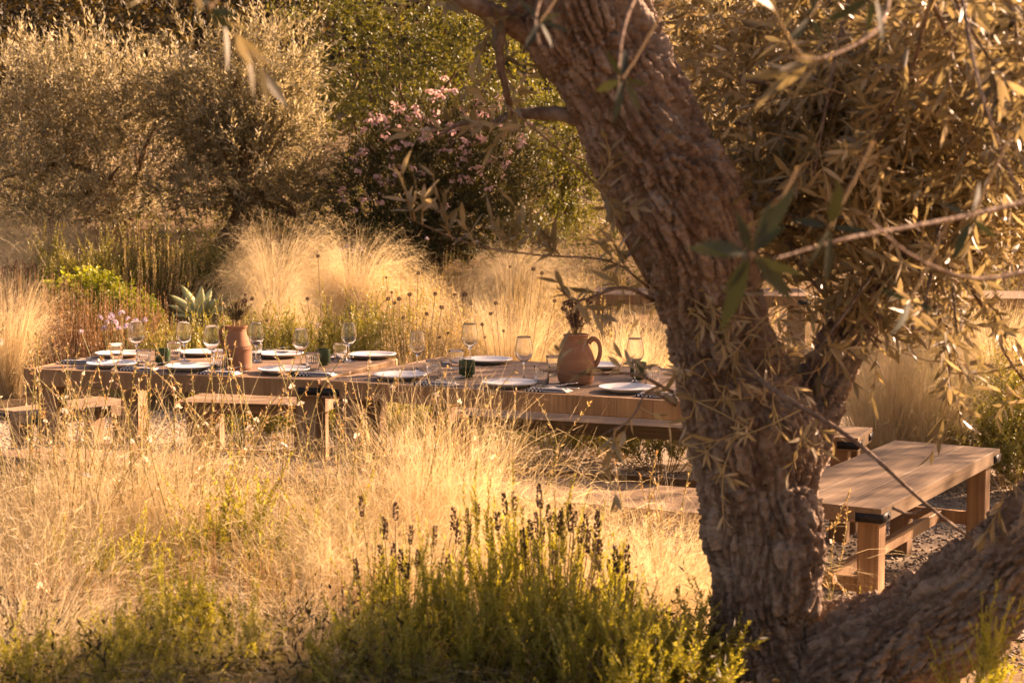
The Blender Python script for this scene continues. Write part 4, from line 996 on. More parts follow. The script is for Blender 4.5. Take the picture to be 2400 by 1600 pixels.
# twiggy heath left
HEA = shrub_meshes('heath', 220, 0.62, 0.48, 92, nneed=18, nl=0.026, nw=0.006, bare=0.5, ang=0.6, stemw=0.005, curl=0.35)
HEAH = mesh_h(HEA[0])
for i, (px, y, yt, lb) in enumerate([(150, 13.3, 665, 'left of the lilac flowers'), (300, 13.1, 680, 'below the spurge mounds'), (70, 13.9, 650, 'near the left edge'), (90, 16.8, 510, 'under the broad olive tree at the left edge'),
                                     (300, 17.0, 520, 'between the two olive trunks'), (640, 16.6, 540, 'right of the leaning olive trunk'), (210, 16.2, 530, 'under the middle of the broad olive tree')]):
    fit_shrub('heath_bush', f'twiggy rosy brown heath bush {lb}', 'shrub', px, y, yt, HEA, HEAH, M['twigpink'], i * 2, 1.05, 'twiggy heath bushes', M['twigpink'])
# agave
def agave():
    loc = gnd(462, 14.0, 0.33); t = thing('agave', 'grey green agave rosette among the grasses behind the smaller jug', 'agave', loc, 0, None, 0.66)
    rng = np.random.default_rng(93); spec = [(-1.15, 0.40, 0.10), (-0.75, 0.42, 0.13), (-0.42, 0.46, 0.14), (0.05, 0.42, 0.15), (0.30, 0.40, 0.14), (0.75, 0.36, 0.13), (1.2, 0.34, 0.10), (-1.4, 0.30, 0.09), (0.5, 0.3, 0.1)]
    for i, (tl, L, w) in enumerate(spec):
        K = 9; f = np.linspace(0, 1, K); back = [0.2, -0.3, 0.25, -0.15, 0.3, -0.25, 0.1, -0.4, -0.5][i]
        prof = w * np.interp(f, [0, 0.25, 0.55, 0.85, 1], [0.55, 0.75, 1.0, 0.5, 0.02])
        cx = np.sin(tl) * L * f + 0.10 * np.sign(tl) * f ** 2 * L; cz = np.cos(tl) * L * f + 0.02; cyy = back * L * f
        C = np.stack([cx, cyy, cz], 1); T = nrm(np.gradient(C, axis=0)); S = nrm(np.cross(T, np.array([0.25 * np.sign(tl), 1.0, 0.15]))); N = np.cross(S, T)
        V = np.concatenate([C - S * prof[:, None] / 2 + N * prof[:, None] * 0.18, C - N * 0.012 * (1 - f)[:, None], C + S * prof[:, None] / 2 + N * prof[:, None] * 0.18, C + N * 0.014 * (1 - f)[:, None]])
        Q = []
        for k in range(K - 1):
            for a in range(4):
                b_ = (a + 1) % 4; Q.append((a * K + k, b_ * K + k, b_ * K + k + 1, a * K + k + 1))
        obj('leaf', mk_mesh('agave_leaf', V, Q, None, np.full(len(V), 0.35 + 0.5 * (i in (3, 4))), True), M['agave'], t)
agave()
# lilac society garlic
def flower_ball(seed, n, r, pl, pw):
    rng = np.random.default_rng(seed); acc = Acc(); d = rdir(n, rng); d[:, 2] = np.abs(d[:, 2]) * 0.8; d = nrm(d)
    for q in d:
        u = nrm(np.cross(q, [0.3, 0.9, 0.2])); w = np.cross(q, u); a = np.arange(5) * 1.2566 + rng.uniform(0, 1.2)
        Dp = nrm(np.cos(a)[:, None] * u + np.sin(a)[:, None] * w + 0.5 * q); Np = nrm(np.repeat(q[None], 5, 0) - Dp * (Dp @ q)[:, None])
        cards(acc, np.repeat(q[None] * r, 5, 0), Dp, Np, pl, pw, rng.uniform(0.2, 1, 5), 0.6, 0.1)
    return acc.mesh('flower_head')
LIL = flower_ball(95, 11, 0.02, 0.022, 0.011)
def garlic(label, px, y, heads):
    b = gnd(px, y); t = thing('society_garlic', label, 'flower', b); rng = np.random.default_rng(int(px)); acc = Acc()
    for (hx, hy) in heads:
        p = np.array(at(hx, hy, y + rng.normal(0, 0.1))) - np.array(b)
        tube(acc, catmull([(p[0] * 0.4, p[1] * 0.3, 0), (p[0] * 0.7, p[1] * 0.6, p[2] * 0.55), tuple(p)], 4), 0.003, 5, rng.uniform(0, 1), False)
        obj('flower_head', LIL, M['lilac'], t, tuple(p), (rng.normal(0, 0.3), rng.normal(0, 0.3), rng.uniform(0, 6)), (rng.uniform(0.55, 0.95),) * 3)
    obj('stems', acc.mesh('stems', True), M['green_stem'], t, kind='stuff')
    a2, _, _, _ = grass_acc(140, 0.38, 0.10, 0.3, (0, 0), 0.4, 0.006, int(px), 5); obj('leaves', a2.mesh('leaves'), M['green_stem'], t, kind='stuff')
garlic('lilac flower heads of society garlic above the leftmost wine glass', 285, 12.2, [(262, 742), (285, 735), (300, 747), (268, 757), (250, 755), (245, 770), (278, 770), (190, 777), (318, 752), (235, 745), (297, 765), (340, 750)])
garlic('small pale lilac flowers at the top right of the blond grass mound', 830, 15.4, [(812, 578), (830, 588), (845, 585), (870, 600), (800, 585), (1000, 560)])
garlic('lone pale lilac flowers beside the wine glass on the right table', 965, 12.6, [(950, 762), (972, 758), (1300, 765)])
# dark pompom seed heads on thin stems
def pom_mesh():
    rng = np.random.default_rng(97); acc = Acc(); n = 60; d = rdir(n, rng)
    cards(acc, d * 0.004, d, perp(d, rng), 0.014, 0.006, rng.uniform(0, 1, n)); return acc.mesh('seed_head')
POM = pom_mesh()
def seedheads(label, px, y, heads, flop=0.5):
    b = gnd(px, y); t = thing('scabious', label, 'wildflower', b); rng = np.random.default_rng(int(px) + 1); acc = Acc()
    for (hx, hy) in heads:
        p = np.array(at(hx, hy, y + rng.normal(0, 0.15))) - np.array(b)
        tube(acc, catmull([(p[0] * 0.3, p[1] * 0.3, 0), (p[0] * 0.75, p[1] * 0.6, p[2] * 0.6), tuple(p)], 4), 0.0022, 4, rng.uniform(0, 0.4), False)
        obj('seed_head', POM, M['lavhead'], t, tuple(p), (0, 0, rng.uniform(0, 6)), (rng.uniform(0.6, 1.15),) * 3)
    obj('stems', acc.mesh('stems', True), M['stem'], t, kind='stuff')
    return t
seedheads('wiry plant with round dark seed heads behind the seam of the tables', 960, 11.3, [(918, 685), (925, 710), (935, 700), (910, 700), (960, 690), (980, 640), (1020, 688), (1035, 720), (1000, 735), (945, 745), (905, 650), (990, 790), (1050, 780)])
seedheads('wiry plant with round dark seed heads behind the larger jug', 1200, 11.2, [(1065, 690), (1090, 690), (1162, 710), (1150, 735), (1130, 760), (1136, 790), (1030, 790), (1180, 775), (1270, 640), (1250, 630), (1300, 705), (1195, 625)])
seedheads('wiry plant with scattered dark heads in front of the blond mounds', 760, 12.9, [(745, 600), (720, 700), (760, 755), (625, 750), (575, 690), (590, 700), (690, 745)])
# pale airy flower haze between
HAZ = shrub_meshes('airy', 160, 0.62, 0.42, 98, nneed=26, nl=0.022, nw=0.008, bare=0.3, ang=1.0, stemw=0.0035, curl=0.3)
M['airy'] = leaf_mat('airy_flower', [(0.30, 0.20, 0.10), (0.52, 0.40, 0.22), (0.70, 0.58, 0.36)], 0.4, 0.6)
HAZH = mesh_h(HAZ[0])
for i, (px, y, yt, lb) in enumerate([(1010, 11.8, 700, 'behind the table seam'), (1130, 12.6, 720, 'behind the right table'), (1340, 12.2, 690, 'behind the larger jug'), (1450, 13.0, 730, 'below the far table'), (1280, 14.2, 650, 'below the young tree'), (960, 14.0, 640, 'right of the blond mounds'), (1080, 15.5, 600, 'below the oleander'), (1380, 15.8, 610, 'left of the far table'), (40, 16.2, 500, 'at the left edge under the broad olive'), (150, 16.0, 520, 'under the broad olive tree'), (270, 15.9, 535, 'between the olive trunks, in front'), (350, 15.4, 560, 'left of the upright rosemary'), (600, 15.8, 550, 'left of the big blond mound'), (930, 16.2, 580, 'under the oleander')]):
    fit_shrub('airy_bush', f'dry straw coloured airy flowering bush {lb}', 'wildflower', px, y, yt, HAZ, HAZH, M['airy'], i * 1.1, 1.05, 'dry airy bushes')
# far spent lavender at the left
def lav_head(seed):
    rng = np.random.default_rng(seed); acc = Acc(); n = 90; f = rng.uniform(0, 1, n); a = rng.uniform(0, 6.28, n)
    r = 0.0065 * np.sin(np.clip(f * 2.9 + 0.25, 0, 3.14)) + 0.001
    B = np.stack([r * np.cos(a), r * np.sin(a), f * 0.055], 1); D = nrm(np.stack([np.cos(a), np.sin(a), 0.9 + 0 * a], 1)); cards(acc, B * np.array([0.5, 0.5, 1]), D, perp(D, rng), 0.009, 0.0055, rng.uniform(0, 1, n))
    return acc.mesh('flower_head')
LAV = [lav_head(s) for s in (101, 102, 103)]
def lavender(label, px, y, heads, hs0=0.95):
    b = gnd(px, y); t = thing('lavender', label, 'lavender', b); rng = np.random.default_rng(int(px) + 9); acc = Acc()
    for (hx, hy) in heads:
        p = np.array(at(hx, hy, y + rng.normal(0, 0.12))) - np.array(b); h = 0.055 * hs0
        lean = nrm(np.array([p[0] * 0.4 + rng.normal(0, 0.05), rng.normal(0, 0.1), 1.0]))
        q = p - lean * h
        hs = hs0 * rng.uniform(0.85, 1.2)
        tube(acc, catmull([(q[0] * 0.35, q[1] * 0.3, 0), (q[0] * 0.7, q[1] * 0.6, q[2] * 0.55), tuple(q)], 4), 0.0016 * hs, 4, rng.uniform(0.2, 1), False)
        e = Vector(lean).to_track_quat('Z', 'Y').to_euler()
        obj('flower_head', LAV[rng.integers(3)], M['lavhead'], t, tuple(q), tuple(e), (hs * 0.85, hs * 0.85, hs * rng.uniform(0.7, 1.2)))
    obj('stems', acc.mesh('stems', True), M['stem'], t, kind='stuff')
    return t
rng_ = np.random.default_rng(104)
lavender('spent lavender with dark spikes at the left edge below the olive tree', 40, 14.9, [(x, 600 + rng_.uniform(0, 38)) for x in np.linspace(2, 84, 17)], 1.6)

#@@FOREGROUND
# ------------------------------------------------------------------ foreground planting
# feather grass clumps (px, depth, scale, rotation, mesh, squash)
fg = [(20, 5.3, 1100), (110, 5.2, 1080), (190, 5.3, 1045), (255, 5.15, 1050), (330, 5.3, 1030), (400, 5.2, 1065), (490, 5.3, 1100), (640, 5.3, 1150), (740, 5.2, 1130), (860, 5.2, 1085), (950, 5.3, 1045),
      (1010, 5.1, 1005), (1060, 5.3, 980), (1120, 5.2, 1050), (1240, 5.3, 1175), (1360, 5.2, 1225), (1460, 5.2, 1235), (1550, 5.1, 1225),
      (30, 4.6, 1190), (720, 4.5, 1270), (800, 4.6, 1230), (890, 4.7, 1200), (1480, 4.6, 1260), (1560, 4.4, 1270), (1010, 4.75, 1210),
      (30, 3.8, 1330), (650, 3.85, 1440), (720, 3.8, 1400), (780, 3.75, 1470), (60, 3.5, 1510), (680, 3.5, 1540)]
for i, (px, y, yt) in enumerate(fg):
    k = i % 3; far = y > 4.85; l = gnd(px, y, -0.02)
    if not far: k = 1 if y < 4.3 else k
    z = fit(l, yt, FEAH[k]); w = random.uniform(0.66, 0.9) if far else 0.72
    add_feather('pale blond feather grass clump in the sunlit band before the benches' if far else 'lower arching tan feather grass clump among the nearest rosemary bushes',
                l, FEA[k], random.uniform(-0.5, 0.5) + (2.6 if px < 140 and y < 4.4 else 0), (w, w, z), 'feather grass band before the benches' if far else 'feather grass nearest the camera')
# rosemary
fgr = [(1160, 3.95, 1195, 1, 0.62, 'tallest, in the middle of the lavender spikes'), (1345, 4.0, 1225, 1, 0.6, 'right of the tallest, below the lavender spikes'), (930, 3.95, 1300, 1, 0.6, 'left of the tallest, with dark heads above'), (1250, 3.6, 1370, 0, 0.62, 'bottom centre, in front of the lavender'),
       (1050, 3.6, 1350, 1, 0.62, 'bottom edge left of centre'), (1480, 3.9, 1410, 1, 0.6, 'right of the lavender spikes, near the trunk'), (1575, 3.65, 1440, 1, 0.9, 'at the foot of the olive trunk'), (365, 3.7, 1370, 1, 0.6, 'bottom left, largest on the left side'),
       (480, 3.65, 1390, 1, 0.62, 'bottom left, right of the largest'), (870, 3.55, 1440, 1, 0.8, 'bottom edge below the tan grass'), (640, 4.7, 1290, 2, 1.0, 'thin, standing amid the tan grass'), (555, 4.9, 1130, 2, 1.0, 'dark slim, behind the left bushes'), (480, 4.8, 1210, 2, 1.0, 'dark slim, left of another slim one'), (300, 3.5, 1490, 1, 0.6, 'bottom left corner of the left group'),
       (560, 4.4, 1370, 1, 0.7, 'between the left bushes and the tan grass'), (180, 4.7, 1290, 1, 0.7, 'low, under the blond grass at the left'), (330, 4.6, 1270, 1, 0.7, 'low, before the left bench'), (780, 4.9, 1200, 2, 1.0, 'slim, below the table seam'),
       (1420, 3.5, 1420, 0, 0.6, 'bottom edge left of the trunk'), (2400, 3.2, 1500, 1, 0.7, 'bottom right corner under the low limb'), (60, 3.5, 1500, 1, 0.7, 'bottom left corner of the picture')]
for i, (px, y, yt, k, w, lb) in enumerate(fgr):
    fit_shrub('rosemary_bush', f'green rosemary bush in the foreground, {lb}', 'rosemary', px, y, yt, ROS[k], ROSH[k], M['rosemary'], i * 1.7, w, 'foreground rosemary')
# lavender
lavender('group of dark spent lavender spikes right of centre above the rosemary', 1300, 3.95, [(1180, 1160), (1207, 1150), (1262, 1140), (1165, 1195), (1298, 1200), (1314, 1205), (1272, 1235), (1225, 1245), (1350, 1190), (1372, 1215), (1400, 1210), (1362, 1225), (1380, 1250), (1392, 1262), (1335, 1200), (1242, 1215), (1225, 1260), (1300, 1275), (1398, 1275), (1255, 1200), (1285, 1180)])
lavender('cluster of dark spent lavender spikes beside the trunk, apart from the main group', 1440, 3.95, [(1428, 1315), (1442, 1290), (1455, 1300), (1470, 1297), (1448, 1340), (1456, 1352), (1480, 1365), (1405, 1290), (1390, 1370)])
lavender('dark spent lavender spikes left of centre above the tan grass', 930, 4.0, [(846, 1165), (898, 1205), (927, 1175), (964, 1225), (1020, 1230), (1063, 1198), (1095, 1180), (1100, 1220), (1120, 1185), (1075, 1230), (905, 1215), (980, 1278), (1050, 1300), (1100, 1295), (832, 1310), (922, 1285), (940, 1290), (955, 1305), (890, 1280)])

# withered brown stems in the gaps of the grass
M['wither'] = leaf_mat('withered_stem', [(0.06, 0.035, 0.02), (0.14, 0.085, 0.045), (0.28, 0.19, 0.10)], 0.2, 0.7, 0.2)
for i, (px, y, yt, lb) in enumerate([(130, 4.35, 1330, 'at the lower left, below the blond grass'), (240, 4.3, 1350, 'left of the lower left rosemary'), (400, 4.6, 1290, 'behind the lower left rosemary'), (520, 4.45, 1270, 'right of the slim dark rosemary'), (610, 4.3, 1330, 'left of the tan grass'), (850, 4.3, 1330, 'under the left lavender spikes')]):
    fit_shrub('withered_bush', f'brown withered stems {lb}', 'dry plant', px, y, yt, HEA, HEAH, M['wither'], i * 1.3, 0.42, 'withered stems in the foreground', M['wither'])
# gaura wands
def flower4(seed):
    rng = np.random.default_rng(seed); acc = Acc(); a = np.array([0.3, 1.1, 2.0, 2.8]) + rng.normal(0, 0.12, 4)
    D = np.stack([np.cos(a), np.sin(a) * 0.5, np.sin(a)], 1); D = nrm(D); N = nrm(np.array([[0, -1, 0.3]] * 4) - D * (D @ np.array([0, -1, 0.3]))[:, None])
    cards(acc, np.zeros((4, 3)), D, N, 0.013, 0.009, rng.uniform(0.4, 1, 4), 0.6, 0.15)
    d2 = nrm(np.stack([rng.normal(0, 0.4, 5), -1 + 0 * a[:1].repeat(5), rng.normal(-0.5, 0.3, 5)], 1)); cards(acc, np.zeros((5, 3)), d2, perp(d2, rng), 0.012, 0.0012, np.full(5, 0.3)); return acc.mesh('flower')
GFL = [flower4(111), flower4(112)]
def gaura(label, px, y, n, top, spread, seed, nfl=9, group='wand flower plants before the benches', hmin=0.55, px_tops=None):
    """wiry plant: long wands with buds and a few white flowers"""
    b = gnd(px, y); t = thing('wand_flower', label, 'wildflower', b, 0, group); rng = np.random.default_rng(seed)
    st, bd = Acc(), Acc(); tips = []
    for k in range(n):
        h = top * rng.uniform(hmin, 1.05); dx, dy = rng.normal(0, spread, 2)
        P = catmull([(rng.normal(0, 0.04), rng.normal(0, 0.04), -0.02), (dx * 0.35, dy * 0.3, h * 0.45), (dx * 0.75 + rng.normal(0, 0.02), dy * 0.7, h * 0.8), (dx * 1.1 + rng.normal(0, 0.03), dy, h)], 6)
        tube(st, P, np.linspace(0.0023, 0.0011, len(P)), 5, rng.uniform(0.5, 1), False)
        m = 34; f = rng.uniform(0.45, 1.0, m) * (len(P) - 1); i = np.minimum(f.astype(int), len(P) - 2); w = (f - i)[:, None]
        B = P[i] * (1 - w) + P[i + 1] * w; T = nrm(P[i + 1] - P[i]); D = nrm(T + 0.55 * rng.normal(size=T.shape))
        cards(bd, B, D, perp(D, rng), rng.uniform(0.009, 0.019, m), 0.0050, rng.uniform(0.2, 1, m))
        m = 10; f = rng.uniform(0.05, 0.5, m) * (len(P) - 1); i = np.minimum(f.astype(int), len(P) - 2); B = P[i]; D = nrm(rng.normal(size=(m, 3)) + np.array([0, 0, 1])); cards(bd, B, D, perp(D, rng), 0.035, 0.004, rng.uniform(0.4, 1, m))
        tips.append(P)
    obj('stems', st.mesh('stems', True), M['green_stem'], t, kind='stuff'); obj('buds', bd.mesh('buds'), M['bud'], t, kind='stuff')
    for q in range(nfl):
        P = tips[rng.integers(n)]; p = P[rng.integers(int(len(P) * 0.6), len(P) - 1)]
        obj('flower', GFL[q % 2], M['white_petal'], t, tuple(p), (rng.normal(0, 0.4), rng.normal(0, 0.4), rng.uniform(-1.2, 1.2)), (rng.uniform(0.7, 1.25),) * 3)
gl = ['at the left edge before the left table end', 'left of the short sunlit bench', 'before the left table, under the first plates', 'leaning left before the smaller jug', 'tall, crossing the smaller jug', 'before the seam of the tables', 'before the green holder of the right table', 'before the larger jug', 'right, with pale flowers beside the trunk', 'low at the lower left among dark stems', 'second low one at the lower left']
for i, (px, y, n, top, sp, nf) in enumerate([(40, 5.25, 28, 790, 0.2, 18), (150, 5.2, 26, 800, 0.2, 18), (300, 5.35, 26, 820, 0.2, 16), (430, 5.2, 24, 830, 0.2, 14), (610, 5.3, 22, 735, 0.2, 14), (790, 5.25, 26, 820, 0.2, 16), (940, 5.3, 22, 850, 0.2, 12), (1180, 5.4, 10, 940, 0.2, 8), (1560, 5.0, 9, 1010, 0.10, 8), (150, 4.3, 16, 1340, 0.2, 14), (260, 4.25, 14, 1350, 0.2, 12)]):
    l = gnd(px, y); gaura(f'wiry wand flower with pale buds {gl[i]}', px, y, n, fit(l, top, 1.0), sp, 120 + i, nf)
# sparse sprigs right of the trunk, on the gravel edge
gaura('single flowering wand rising just right of the olive trunk', 1935, 4.9, 3, 0.62, 0.04, 141, 3, None, 0.8)
gaura('small pale wands in the crook of the low limb', 2010, 4.7, 4, 0.42, 0.08, 142, 3, None, 0.6)
add_shrub('rosemary_bush', 'small bright green sprig before the front leg of the empty bench', 'rosemary', gnd(2045, 4.7, -0.02), ROS[1], M['lime'], 0.4, (0.22, 0.22, 0.46))
# thin dry ground cover under everything in front
def fg_cover():
    acc, P, L, rg = grass_acc(2500, 0.26, 0.005, 0.5, (0, 0), 0.5, 0.002, 151, 5)
    V = acc.V[0].reshape(2500, -1, 3); gx = rg.uniform(-2.0, 0.5, 2500); gy = rg.uniform(3.3, 5.75, 2500)
    V = V + np.stack([gx, gy, gz(gx, gy)], 1)[:, None]; acc.V[0] = V.reshape(-1, 3)
    setp(obj('dry_grass', acc.mesh('dry_grass'), M['meadow']), 'tangle of dry grass under the foreground plants', 'grass', kind='stuff')
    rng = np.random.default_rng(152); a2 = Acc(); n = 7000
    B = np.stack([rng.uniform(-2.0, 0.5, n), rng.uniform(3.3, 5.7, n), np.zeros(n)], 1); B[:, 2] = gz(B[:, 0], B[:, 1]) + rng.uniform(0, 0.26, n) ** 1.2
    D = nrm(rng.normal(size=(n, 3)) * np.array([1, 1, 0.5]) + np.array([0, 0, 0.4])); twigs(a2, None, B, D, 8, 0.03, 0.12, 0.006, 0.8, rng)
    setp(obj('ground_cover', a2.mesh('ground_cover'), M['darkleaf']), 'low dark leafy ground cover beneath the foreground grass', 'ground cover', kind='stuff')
fg_cover()

# bouquets in the jugs
def bouquet(label, jp, jz, seed, dark=True, n=46, h=0.13):
    t = thing('dried_bouquet', label, 'bouquet', (jp.x, jp.y, TZ + 0.012)); rng = np.random.default_rng(seed); st, lf = Acc(), Acc(); hd = []
    for k in range(n):
        a, r = rng.uniform(0, 6.28), rng.uniform(0, 1); dx, dy = 0.075 * r * math.cos(a), 0.06 * r * math.sin(a); top = jz + h * rng.uniform(0.35, 1.0)
        P = catmull([(dx * 0.1, dy * 0.1, 0.01), (dx * 0.30, dy * 0.30, jz), (dx, dy, top)], 5); tube(st, P, 0.0011, 4, rng.uniform(0, 1), False); hd.append(P)
        m = 22; f = rng.uniform(0.55, 1, m) * (len(P) - 1); i = np.minimum(f.astype(int), len(P) - 2); B = P[i] + (P[i + 1] - P[i]) * (f - i)[:, None]; D = nrm(rng.normal(size=(m, 3)) * 0.6 + np.array([0, 0, 0.9]))
        cards(lf, B, D, perp(D, rng), 0.02, 0.0028, rng.uniform(0, 1, m))
    obj('stems', st.mesh('stems', True), M['stem'], t, kind='stuff'); obj('leaves', lf.mesh('leaves'), M['oleander'] if dark else M['lavhead'], t, kind='stuff')
    for q in range(7):
        obj('seed_head', POM, M['lavhead'], t, tuple(hd[rng.integers(n)][-1]), (0, 0, 0), (0.9,) * 3)
bouquet('small dark green dried bouquet in the smaller jug', j1p, 0.205, 161, True, 46, 0.12)
bouquet('brownish dried bouquet in the larger jug', j2p, 0.215, 162, False, 56, 0.14)

#@@MAINTREE
# ------------------------------------------------------------------ the olive in front
def main_tree():
    rng = np.random.default_rng(201)
    d0 = 3.9
    root = thing('olive_tree', 'gnarled old olive tree in front, thick trunk forking low to the right', 'olive tree', tuple(atd(1850, 1750, d0)))
    def sk(lst):   # (dx, dy, half px, depth)
        return [(np.array(atd(x, y_, d)), h / 0.98 / FPX * d - 0.008) for (x, y_, h, d) in lst]
    limbs = {
     'a': sk([(1880, 1840, 230, 3.9), (1835, 1700, 175, 3.9), (1790, 1560, 145, 3.9), (1755, 1440, 125, 3.9), (1744, 1300, 124, 3.9), (1742, 1150, 134, 3.9), (1735, 1010, 150, 3.9), (1690, 890, 138, 3.88), (1650, 790, 128, 3.86),
              (1628, 700, 128, 3.84), (1605, 600, 130, 3.8), (1575, 500, 138, 3.78), (1530, 400, 138, 3.75), (1472, 300, 140, 3.72), (1415, 200, 140, 3.7), (1365, 100, 142, 3.68), (1330, 0, 146, 3.66), (1290, -130, 150, 3.64), (1240, -280, 140, 3.6)]),
     'b': sk([(1770, 1060, 100, 3.95), (1840, 960, 86, 3.98), (1895, 870, 68, 4.02), (1945, 780, 56, 4.06), (1995, 700, 50, 4.1), (2045, 620, 44, 4.15), (2110, 520, 38, 4.2), (2180, 380, 34, 4.2), (2220, 200, 30, 4.2), (2250, 0, 27, 4.2), (2270, -200, 22, 4.2)]),
     'c': sk([(1800, 1640, 150, 3.9), (1920, 1545, 140, 3.86), (2060, 1475, 125, 3.8), (2200, 1390, 128, 3.74), (2330, 1300, 132, 3.68), (2480, 1180, 140, 3.6), (2620, 1040, 140, 3.5), (2760, 860, 130, 3.4)]),
     'd': sk([(1800, 1150, 70, 3.82), (1830, 1280, 64, 3.8), (1825, 1400, 50, 3.8)]),
    }
    acc = Acc(); segs = []
    for k, l in limbs.items():
        P = catmull([p for p, r in l], 8); rr = np.interp(np.linspace(0, 1, len(P)), np.linspace(0, 1, len(l)), [r for p, r in l])
        rr = rr * (1 + 0.05 * np.sin(np.linspace(0, 23, len(P)) + len(segs)))
        V, Q, T = tube_geo(P, rr, 20); acc.add(V, Q, T)
        a = len(segs) * 0.37; uu = np.array([0.0, -1.0, 0.0])
        for i in range(len(P) - 1):
            ln = np.linalg.norm(P[i + 1] - P[i]); d_ = (P[i + 1] - P[i]) / ln; uu = nrm(uu - d_ * (uu @ d_)); segs.append((P[i], P[i + 1], a, ln, rr[i], uu, np.cross(d_, uu))); a += ln
    me = acc.mesh('trunk_raw'); o = bpy.data.objects.new('trunk_raw', me); COL.objects.link(o)
    md = o.modifiers.new('remesh', 'REMESH'); md.mode = 'VOXEL'; md.voxel_size = 0.0046
    dg = bpy.context.evaluated_depsgraph_get(); ev = o.evaluated_get(dg); m2 = bpy.data.meshes.new_from_object(ev)
    bpy.data.objects.remove(o, do_unlink=True)
    n = len(m2.vertices); co = np.zeros(n * 3, np.float32); m2.vertices.foreach_get('co', co); co = co.reshape(-1, 3).astype(float)
    # smooth the joints
    ed = np.zeros(len(m2.edges) * 2, np.int32); m2.edges.foreach_get('vertices', ed); ed = ed.reshape(-1, 2)
    deg = np.bincount(ed.ravel(), minlength=n)[:, None]
    for _ in range(26):
        sm = np.zeros_like(co)
        for c in range(3):
            sm[:, c] = np.bincount(ed[:, 0], co[ed[:, 1], c], n) + np.bincount(ed[:, 1], co[ed[:, 0], c], n)
        co = co * 0.4 + 0.6 * sm / np.maximum(deg, 1)
    m2.vertices.foreach_set('co', co.astype(np.float32).ravel()); m2.update()
    no = np.zeros(n * 3, np.float32); m2.vertices.foreach_get('normal', no); no = no.reshape(-1, 3).astype(float)
    A = np.array([s[0] for s in segs]); Bq = np.array([s[1] for s in segs]); al = np.array([s[2] for s in segs]); ln = np.array([s[3] for s in segs]); sr = np.array([s[4] for s in segs])
    best = np.full(n, 1e9); ax = np.zeros(n); uv = np.zeros((n, 2))
    for i in range(len(A)):
        d = (Bq[i] - A[i]) / ln[i]; t = np.clip((co - A[i]) @ d, 0, ln[i]); dv = co - (A[i] + t[:, None] * d); dist = np.linalg.norm(dv, axis=1) / sr[i]
        m = dist < best; best[m] = dist[m]; ax[m] = al[i] + t[m]; uv[m, 0] = dv[m] @ segs[i][5]; uv[m, 1] = dv[m] @ segs[i][6]
    # bark: long plates between furrows, in coordinates that follow each limb, twisting slowly
    tw = ax * 0.9; cu, su = np.cos(tw), np.sin(tw); q0 = np.stack([uv[:, 0] * cu - uv[:, 1] * su, uv[:, 0] * su + uv[:, 1] * cu, ax], 1)
    warp = np.stack([vnoise(q0 * np.array([16, 16, 7]), s_) for s_ in (31, 32, 33)], 1)
    def cells(q, seed):
        c0 = np.floor(q).astype(np.int64); f1 = np.full(len(q), 9.0); f2 = np.full(len(q), 9.0); idv = np.zeros(len(q))
        for dx in (-1, 0, 1):
            for dy in (-1, 0, 1):
                for dz in (-1, 0, 1):
                    cc = c0 + np.array([dx, dy, dz]); h = [_hash(cc[:, 0], cc[:, 1], cc[:, 2], seed + k) for k in range(3)]
                    dd = np.linalg.norm(cc + np.stack(h, 1) - q, axis=1); nw = dd < f1
                    f2 = np.where(nw, f1, np.minimum(f2, dd)); f1 = np.where(nw, dd, f1); idv = np.where(nw, h[0] * 0.7 + h[1] * 0.3, idv)
        return f1, f2, idv
    f1, f2, idv = cells(q0 * np.array([46, 46, 7.5]) + warp * 0.8, 51); g1, g2, idw = cells(q0 * np.array([100, 100, 30]) + warp * 1.0, 61)
    fur = sstep(0.03, 0.26, f2 - f1) * (0.55 + 0.45 * sstep(-0.5, 0.5, vnoise(q0 * np.array([20, 20, 6]), 71))); fin = sstep(0.0, 0.3, g2 - g1)
    big = fbm(q0 * np.array([10, 10, 2.6]), 3, 43)
    disp = 0.020 * big + 0.024 * fur * (0.45 + 0.8 * idv) + 0.007 * fin * (0.2 + 1.1 * idw) + 0.003 * vnoise(co * 170, 45) - 0.010
    co = co + no * disp[:, None]
    m2.vertices.foreach_set('co', co.astype(np.float32).ravel())
    at_ = m2.attributes.new('tint', 'FLOAT', 'POINT')
    at_.data.foreach_set('value', np.clip(0.1 + 0.5 * idv + 0.4 * idw, 0, 1).astype(np.float32))
    m2.polygons.foreach_set('use_smooth', np.ones(len(m2.polygons), dtype=bool)); m2.update(); m2.materials.clear()
    world_part('trunk', m2, M['bark'], root)

